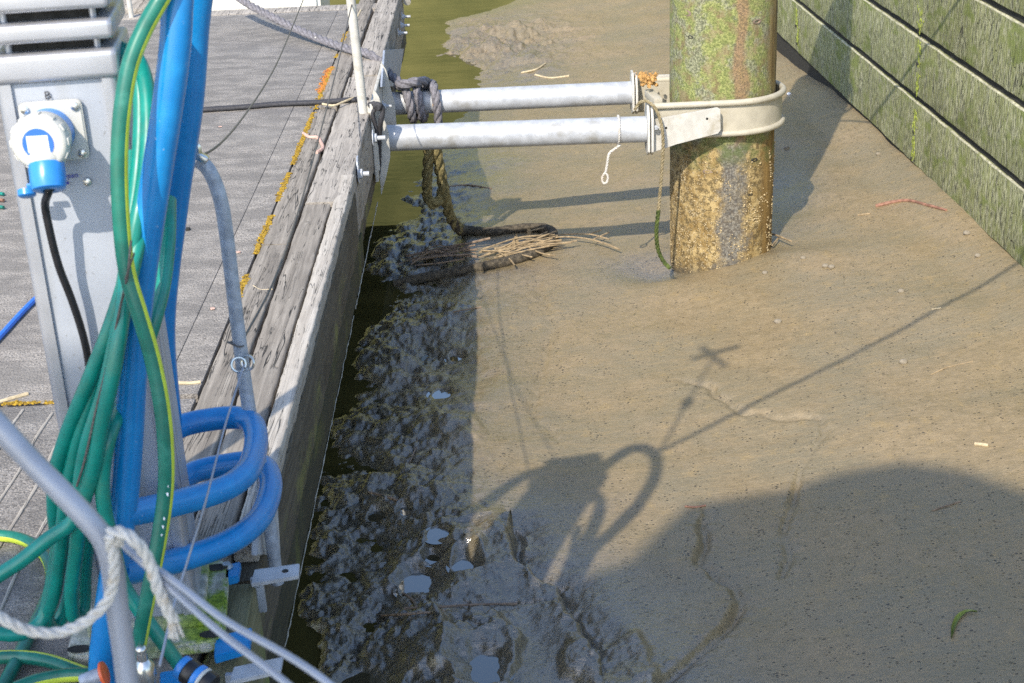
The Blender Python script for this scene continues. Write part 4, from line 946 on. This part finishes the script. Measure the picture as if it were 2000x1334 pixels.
# ------------------------------------------------------------------ boat rail in the foreground
bo = thing('moored_boat', 'bow of the moored boat whose grey tube rail stands close to the camera', 'boat', (-.3, -1.5, -.9))
m = MB(); YS = 1.15
m.tube([PY(-120, 735, 1.16), PY(-40, 795, 1.16), PY(60, 900, 1.155), PY(150, 992, YS), PY(200, 1050, YS), PY(218, 1100, YS), PY(228, 1180, YS), PY(240, 1260, YS), PY(262, 1400, YS), Vector((-.335, 1.13, .30))], .0104, 20, step=.01)
obj('rail', m, M['grey_tube'], bo)
m = MB(); m.tube([PY(-420, 480, 1.16), PY(-120, 735, 1.16)], .0104, 20); obj('rail_brace', m, M['grey_tube'], bo)
for L in ([(250, 1075, YS), (340, 1135, 1.12), (430, 1205, 1.08), (660, 1350, 1.0)], [(236, 1060, YS), (340, 1155, 1.12), (430, 1235, 1.08), (590, 1360, 1.02)]):
    m = MB(); m.tube(hp(L)+[PY(1150, 1900, .82)], .0034, 8); obj('lifeline', m, M['grey_tube'], bo)
def hull():
    m = MB(); sec = []
    for i in range(18):
        t = i/17; y = 1.13-5.6*t; hw = 1.05*min(1, (t*2.3)**.6)+.02; sec.append((y, hw))
    vs = []
    for (y, hw) in sec:
        for (f, z) in ((1.0, .27), (1.0, .22), (.95, -.1), (.82, -.4), (.5, -.75), (0, -.9), (-.5, -.75), (-.82, -.4), (-.95, -.1), (-1, .22), (-1, .27)): vs.append((-.34+hw*f, y, z+.03*(y > .9)))
    k = 11; n = len(sec); fs = [(i*k+j, i*k+j+1, (i+1)*k+j+1, (i+1)*k+j) for i in range(n-1) for j in range(k-1)]
    fs += [(i*k, (i+1)*k, (i+1)*k+k-1, i*k+k-1) for i in range(n-1)]+[tuple(range(k)), tuple((n-1)*k+j for j in range(k))]
    m.add(vs, fs); return m
obj('hull', hull(), M['hull'], bo)
def shadow_canopy():  # unseen canopy added, rim traced back along the sun from the shadow edge
    zc = 4.4; rim = []
    for a, b in [(2140, 1050), (2070, 990), (2000, 962), (1880, 921), (1760, 906), (1640, 925), (1540, 958), (1440, 972), (1340, 992), (1285, 1040), (1230, 1098), (1120, 1140), (1000, 1150), (920, 1155)]:
        g = G(a, b); h = (zc-g.z)/math.tan(R(SUN_EL)); rim.append((g.x-h*math.sin(R(SUN_AZ)), g.y-h*math.cos(R(SUN_AZ))))
    rim = [(rim[0][0]+.12, rim[0][1]-.5)]+rim+[(rim[-1][0]-.3, rim[-1][1]-.15), (rim[-1][0]-.7, rim[-1][1]-.3)]
    m = MB(); vs = []; n = len(rim)
    for (x, y) in rim:
        for j in range(7): vs.append((x, y-(y+3.9)*j/6, zc+.02*math.sin(j)))
    fs = [(i*7+j, (i+1)*7+j, (i+1)*7+j+1, i*7+j+1) for i in range(n-1) for j in range(6)]; N0 = len(vs)
    vs += [(x, y, z+.012) for x, y, z in vs]; fs += [tuple(q+N0 for q in f[::-1]) for f in fs]
    m.add(vs, fs); return m
obj('shadow_canopy', shadow_canopy(), M['canvas'], bo)
for x, y in ((-1.3, -2.2), (.5, -2.2), (-1.3, -3.8), (.5, -3.8)):  # poles added for the unseen canopy
    m = MB(); m.tube([(x, y, .2), (x, y, 4.4)], .02, 12); obj('shadow_canopy_pole', m, M['galv'], bo)
m = MB()
m.rope(hp([(232, 1062, 1.13), (222, 1045, 1.12), (214, 1052, 1.125), (222, 1085, 1.125), (222, 1130, 1.125), (208, 1175, 1.125), (170, 1212, 1.12), (110, 1236, 1.115), (50, 1230, 1.11), (0, 1205, 1.11), (-50, 1170, 1.11)]), .0052)
m.rope(hp([(214, 1040, 1.125), (240, 1040, 1.12), (265, 1058, 1.115), (290, 1095, 1.12), (305, 1140, 1.12), (322, 1180, 1.12), (340, 1215, 1.12)]), .0056)
for k in range(14): a = PY(330+random.uniform(-6, 6), 1190, 1.12); m.tube([a, a+Vector((random.gauss(.004, .004), random.gauss(0, .003), -.03))], .0012, 5)
obj('rail_rope', m, M['white_rope'], label='white frayed rope looped over the grey boat rail in the foreground', cat='rope')

# ropes above the picture whose shadows cross the mud and the wall
m = MB(); m.rope([(-.405, 2.10, 1.185), (.6, 2.86, 1.15), (1.5, 3.54, 1.16), (wallx(4.3)+.06, 3.86, 1.2)], .0085, step=.01)
obj('shore_line', m, M['grey_rope'], label='taut rope from the blue frame top over the mud to the wall', cat='rope')
m = MB(); m.rope([(.90, 5.53, 1.05), (1.3, 5.25, .95), (wallx(5)+.06, 4.95, .86)], .0085, step=.01)
for k in range(2): m.rope([(.876+.226*math.cos(t), 5.75+.226*math.sin(t), 1.04+.022*k) for t in np.linspace(0, 2*math.pi, 25)[:-1]], .0085, closed=True)
obj('pile_line', m, M['grey_rope'], label='rope tied round the pile high up and led to the wall', cat='rope')
m = MB(); m.box((wallx(4.5)+.06, 4.5, .66), (.09, 1.6, .18), .008); m.box((wallx(4.5)+.06, 4.05, .95), (.08, .08, .55), .006)
obj('wall_post', m, M['wood'], wall)

# ------------------------------------------------------------------ beyond the deck end
m = MB(); m.prism([(-1.75, 7.72, -.2), (-.92, 7.78, -.2), (-.92, 7.86, .16), (-1.75, 7.80, .16)], (0, .5, 0), bev=.02); obj('dinghy', m, M['hull'], label='cream side of a small boat lying beyond the far deck end', cat='boat')
m = MB(); m.tube([(-1.83, 7.50, 0), (-1.845, 7.5, .7)], .013, 12); obj('white_post', m, M['white_paint'], label='thin white post at the far left end of the deck', cat='post')
m = MB(); m.box((-2.4, 9.6, -.06), (1.9, 3.2, .08), .005, Matrix.Rotation(R(-12), 3, 'Z')); obj('walkway', m, M['wood2'], label='timber walkway beyond the deck end at upper left', cat='walkway')
m = MB(); m.tube([PX(795, 4, -.47), PX(796, -30, -.47)], .02, 12); obj('edge_pole', m, M['white_paint'], label='white pole end on the far dock side above the bolts', cat='pole')

# ------------------------------------------------------------------ small litter
def litter(name, pts, r, mat, label, cat, group=None, seg=8, mud_=True, up=None, jit=.1):
    m = MB(); rr = r if isinstance(r, (list, tuple)) else r; up = up if up is not None else (r if not isinstance(r, (list, tuple)) else r[0])*.5
    L = [(G(a, b)+Vector((0, 0, up))) if mud_ else P(a, b, up) for a, b in pts]; m.tube(L, rr, seg, step=.01, jit=jit); return obj(name, m, M[mat], label=label, cat=cat, group=group)
litter('stick', [(1710, 404), (1745, 396), (1770, 393), (1810, 402), (1848, 412)], [.008, .008, .007, .006, .005], 'red_stick', 'bent reddish stick lying on the mud near the wall', 'stick')
litter('stick', [(1675, 421), (1700, 418)], .004, 'stick_pale', 'short pale splinter left of the bent reddish stick', 'stick')
litter('reed', [(1018, 143), (1045, 137), (1065, 125)], .006, 'straw', 'pale bent reed on the far mud, the upper of two', 'reed')
litter('reed', [(1045, 147), (1075, 153), (1112, 149)], .006, 'straw', 'pale curved reed on the far mud, the lower of two', 'reed')
litter('twig', [(1818, 732), (1850, 718), (1900, 706)], .002, 'stick_pale', 'long thin pale twig on the sunlit mud at right', 'twig')
litter('wood_chip', [(1904, 868), (1930, 871)], .005, 'straw', 'small cream wood chip on the sunlit mud at right', 'wood chip')
litter('twig', [(1820, 998), (1875, 980)], .0018, 'stick', 'thin dark twig inside the large rounded shadow', 'twig')
litter('twig', [(1338, 990), (1360, 991), (1378, 988)], .003, 'red_stick', 'short red brown twig at the head of the small gully', 'twig')
litter('twig', [(1820, 605), (1838, 602)], .003, 'straw', 'tiny straw on the bright mud near the rope shadow', 'twig')
litter('twig', [(1480, 478), (1500, 470), (1545, 485)], .004, 'stick_pale', 'pale looped twig leaning at the right foot of the pile', 'twig', up=.03)
litter('twig', [(1508, 488), (1520, 474)], .0035, 'stick_pale', 'short pale twig forking beside the pile foot', 'twig', up=.02)
litter('twig', [(790, 1189), (860, 1186), (925, 1182), (1010, 1180)], .0035, 'stick', 'long dark twig half sunk in the shaded mud', 'twig')
litter('twig', [(745, 1203), (800, 1200), (870, 1194)], .0035, 'stick', 'dark twig beside the puddles, left of the long sunk twig', 'twig')
litter('twig', [(788, 1160), (805, 1172), (818, 1198)], .004, 'stick', 'curved dark twig sticking out of the blue puddle', 'twig')
litter('twig', [(805, 830), (815, 860), (800, 905)], .003, 'stick', 'curved dark twig on the rough mud belt', 'twig')
litter('twig', [(720, 962), (760, 972), (785, 982)], .004, 'stick', 'short brown twig on the rough mud near the dark water', 'twig')
litter('twig', [(885, 610), (940, 600)], .003, 'stick', 'straight brown twig on the wet mud at the shadow edge', 'twig')
litter('twig', [(870, 366), (910, 362), (960, 369)], .004, 'stick', 'dark twig on shaded mud right of the hanging rope', 'twig')
for (a, b, s, lab) in [(1760, 570, .011, 'pale round pebble on open mud right of centre'), (1519, 630, .013, 'brown pebble on the mud below the pile'), (1764, 709, .013, 'tan pebble beside the long rope shadow'), (1612, 521, .012, 'left of two close pebbles right of the pile'), (1624, 523, .012, 'right of two close pebbles right of the pile'), (1569, 505, .010, 'pebble on the mud rim near the pile foot'), (1494, 534, .010, 'green grey pebble below the pile'), (1536, 290, .012, 'pebble inside the pile shadow'), (1715, 302, .011, 'grey pebble on the mud near the wall foot'), (1888, 457, .013, 'grey pebble close under the wall boards'), (1910, 501, .011, 'small pebble on the mud at far right'), (1541, 185, .012, 'white shell right of the pile on far mud')]:
    m = MB(); m.ball(G(a, b)+Vector((0, 0, s*.35)), s, 2, (1.15, .9, .75), jit=.08); obj('pebble', m, M['pebble'] if 'white' not in lab else M['label_paper'], label=lab, cat='pebble' if 'shell' not in lab else 'shell')
# green leaf
m = MB(); L = [G(1858, 1250), G(1862, 1228), G(1872, 1208), G(1890, 1197), G(1908, 1198)]; pp, rr = path(L, [.001, .005, .006, .004, .001], .004); T_, N_, B_ = frames(pp); vs = []
for i, q in enumerate(pp):
    s = Vector((T_[i].y, -T_[i].x, 0)).normalized(); vs += [q+s*rr[i]+Vector((0, 0, .006)), q+Vector((0, 0, .003)), q-s*rr[i]+Vector((0, 0, .007))]
fs = [(i*3+j, i*3+j+1, (i+1)*3+j+1, (i+1)*3+j) for i in range(len(pp)-1) for j in (0, 1)]; m.add(vs, fs); m.add([v+Vector((0, 0, .0008)) for v in vs], [f[::-1] for f in fs]); obj('leaf', m, M['leaf'], label='curled green leaf on the shaded mud at lower right', cat='leaf')
# heap of drift twigs over the muddy rope
m = MB(); rb = random.Random(12)
for k in range(13):
    v0 = rb.uniform(500, 524); a = G(rb.uniform(775, 830), v0); b = G(rb.uniform(880, 960), v0-rb.uniform(0, 14)); mi = a.lerp(b, .5)+Vector((0, rb.gauss(0, .03), rb.uniform(.02, .05)))
    m.tube([a+Vector((0, 0, .012)), mi, b+Vector((0, 0, rb.uniform(.02, .06)))], rb.uniform(.002, .006), 6, mi=0)
for k in range(15):
    a = G(rb.uniform(925, 990), rb.uniform(488, 512)); b = G(rb.uniform(1060, 1130), rb.uniform(470, 492)); mi = a.lerp(b, .5)+Vector((0, 0, rb.uniform(.015, .05)))
    m.tube([a+Vector((0, 0, .015)), mi, b+Vector((0, 0, rb.uniform(.01, .06)))], rb.uniform(.0018, .004), 6, mi=1)
for L in ([(1040, 490), (1090, 476), (1140, 478), (1180, 488), (1210, 500)], [(1060, 475), (1110, 470), (1150, 470), (1190, 480)], [(1150, 470), (1175, 462)], [(1160, 480), (1190, 466)], [(1030, 495), (1060, 508), (1085, 512)], [(975, 505), (995, 518), (1005, 530)], [(940, 502), (990, 505), (1040, 515)], [(1030, 466), (1050, 460), (1080, 454)]):
    m.tube([G(a, b)+Vector((0, 0, .03)) for a, b in L], .0035, 6, mi=1, step=.01, jit=.1)
for a, b in ((1005, 485), (1000, 495), (1030, 470)): 
    p = G(a, b)+Vector((0, 0, .05)); m.add([p, p+Vector((.012, 0, .02)), p+Vector((.02, .0, -.03)), p+Vector((.004, 0, -.03))], [(0, 1, 2, 3)], 1)
obj('twig_heap', m, [M['stick'], M['stick_pale']], label='tangled heap of drift twigs caught over the muddy rope', cat='twig heap')
# litter on the deck
litter('twine', [(592, 260), (606, 268), (618, 268), (628, 280), (630, 290), (618, 298)], .006, 'pink', 'frayed pink twine lying across the mossy deck joint', 'twine', mud_=False)
litter('stick', [(630, 203), (652, 206), (668, 200), (690, 191)], .004, 'straw', 'cream twig lying along the black cord on the timbers', 'stick', mud_=False, up=.02)
litter('straw', [(705, 20), (690, 48)], .005, 'straw', 'dry straw on the far timbers behind the white stanchion', 'straw', mud_=False)
litter('straw', [(494, 558), (510, 566), (532, 565)], .002, 'straw', 'short curled straw on the near timbers', 'straw', mud_=False)
litter('splinter', [(-10, 788), (30, 776), (55, 769)], .005, 'straw', 'pale splinter along the deck panel joint left of the pedestal', 'splinter', mud_=False)
litter('splinter', [(348, 748), (372, 748), (392, 746)], .004, 'straw', 'pale splinter along the deck joint right of the pedestal', 'splinter', mud_=False)
litter('leaf_stalk', [(10, 596), (22, 605), (36, 611)], .003, 'straw', 'dry leaf stalk on the deck beside the blue hose', 'leaf')
litter('blue_hose', [(-60, 720), (0, 657), (50, 603), (110, 545)], .0075, 'blue_hose', 'thin blue hose on the deck running behind the pedestal', 'hose', mud_=False, jit=.0, up=.008)
for k, (b, mt, lab) in enumerate([(378, 'hose_teal', 'green cable at the left edge of the deck, topmost of three'), (390, 'red_stick', 'red cable at the left edge of the deck, middle of three'), (404, 'hose_dark', 'dark green cable at the left edge of the deck, lowest of three')]):
    litter('cable', [(-80, b-4), (-20, b), (0, b), (7, b+1)], .0055, mt, lab, 'cable', mud_=False, jit=0, up=.008)
m = MB(); m.box(P(367, 447, .004), (.012, .016, .006), .001); obj('deck_chip', m, M['near_black'], label='small dark square chip on the deck right of the blue tubes', cat='chip')
for (a, b, lab) in ((430, 247, 'pinkish flake on the deck above the hooked pole'), (466, 492, 'pinkish flake on the deck right of the pole'), (415, 602, 'pinkish flake on the deck nearest the pedestal')):
    m = MB(); m.ball(P(a, b, .003), .006, 1, (1.3, 1, .4), jit=.3); obj('flake', m, M['pink'], label=lab, cat='flake')
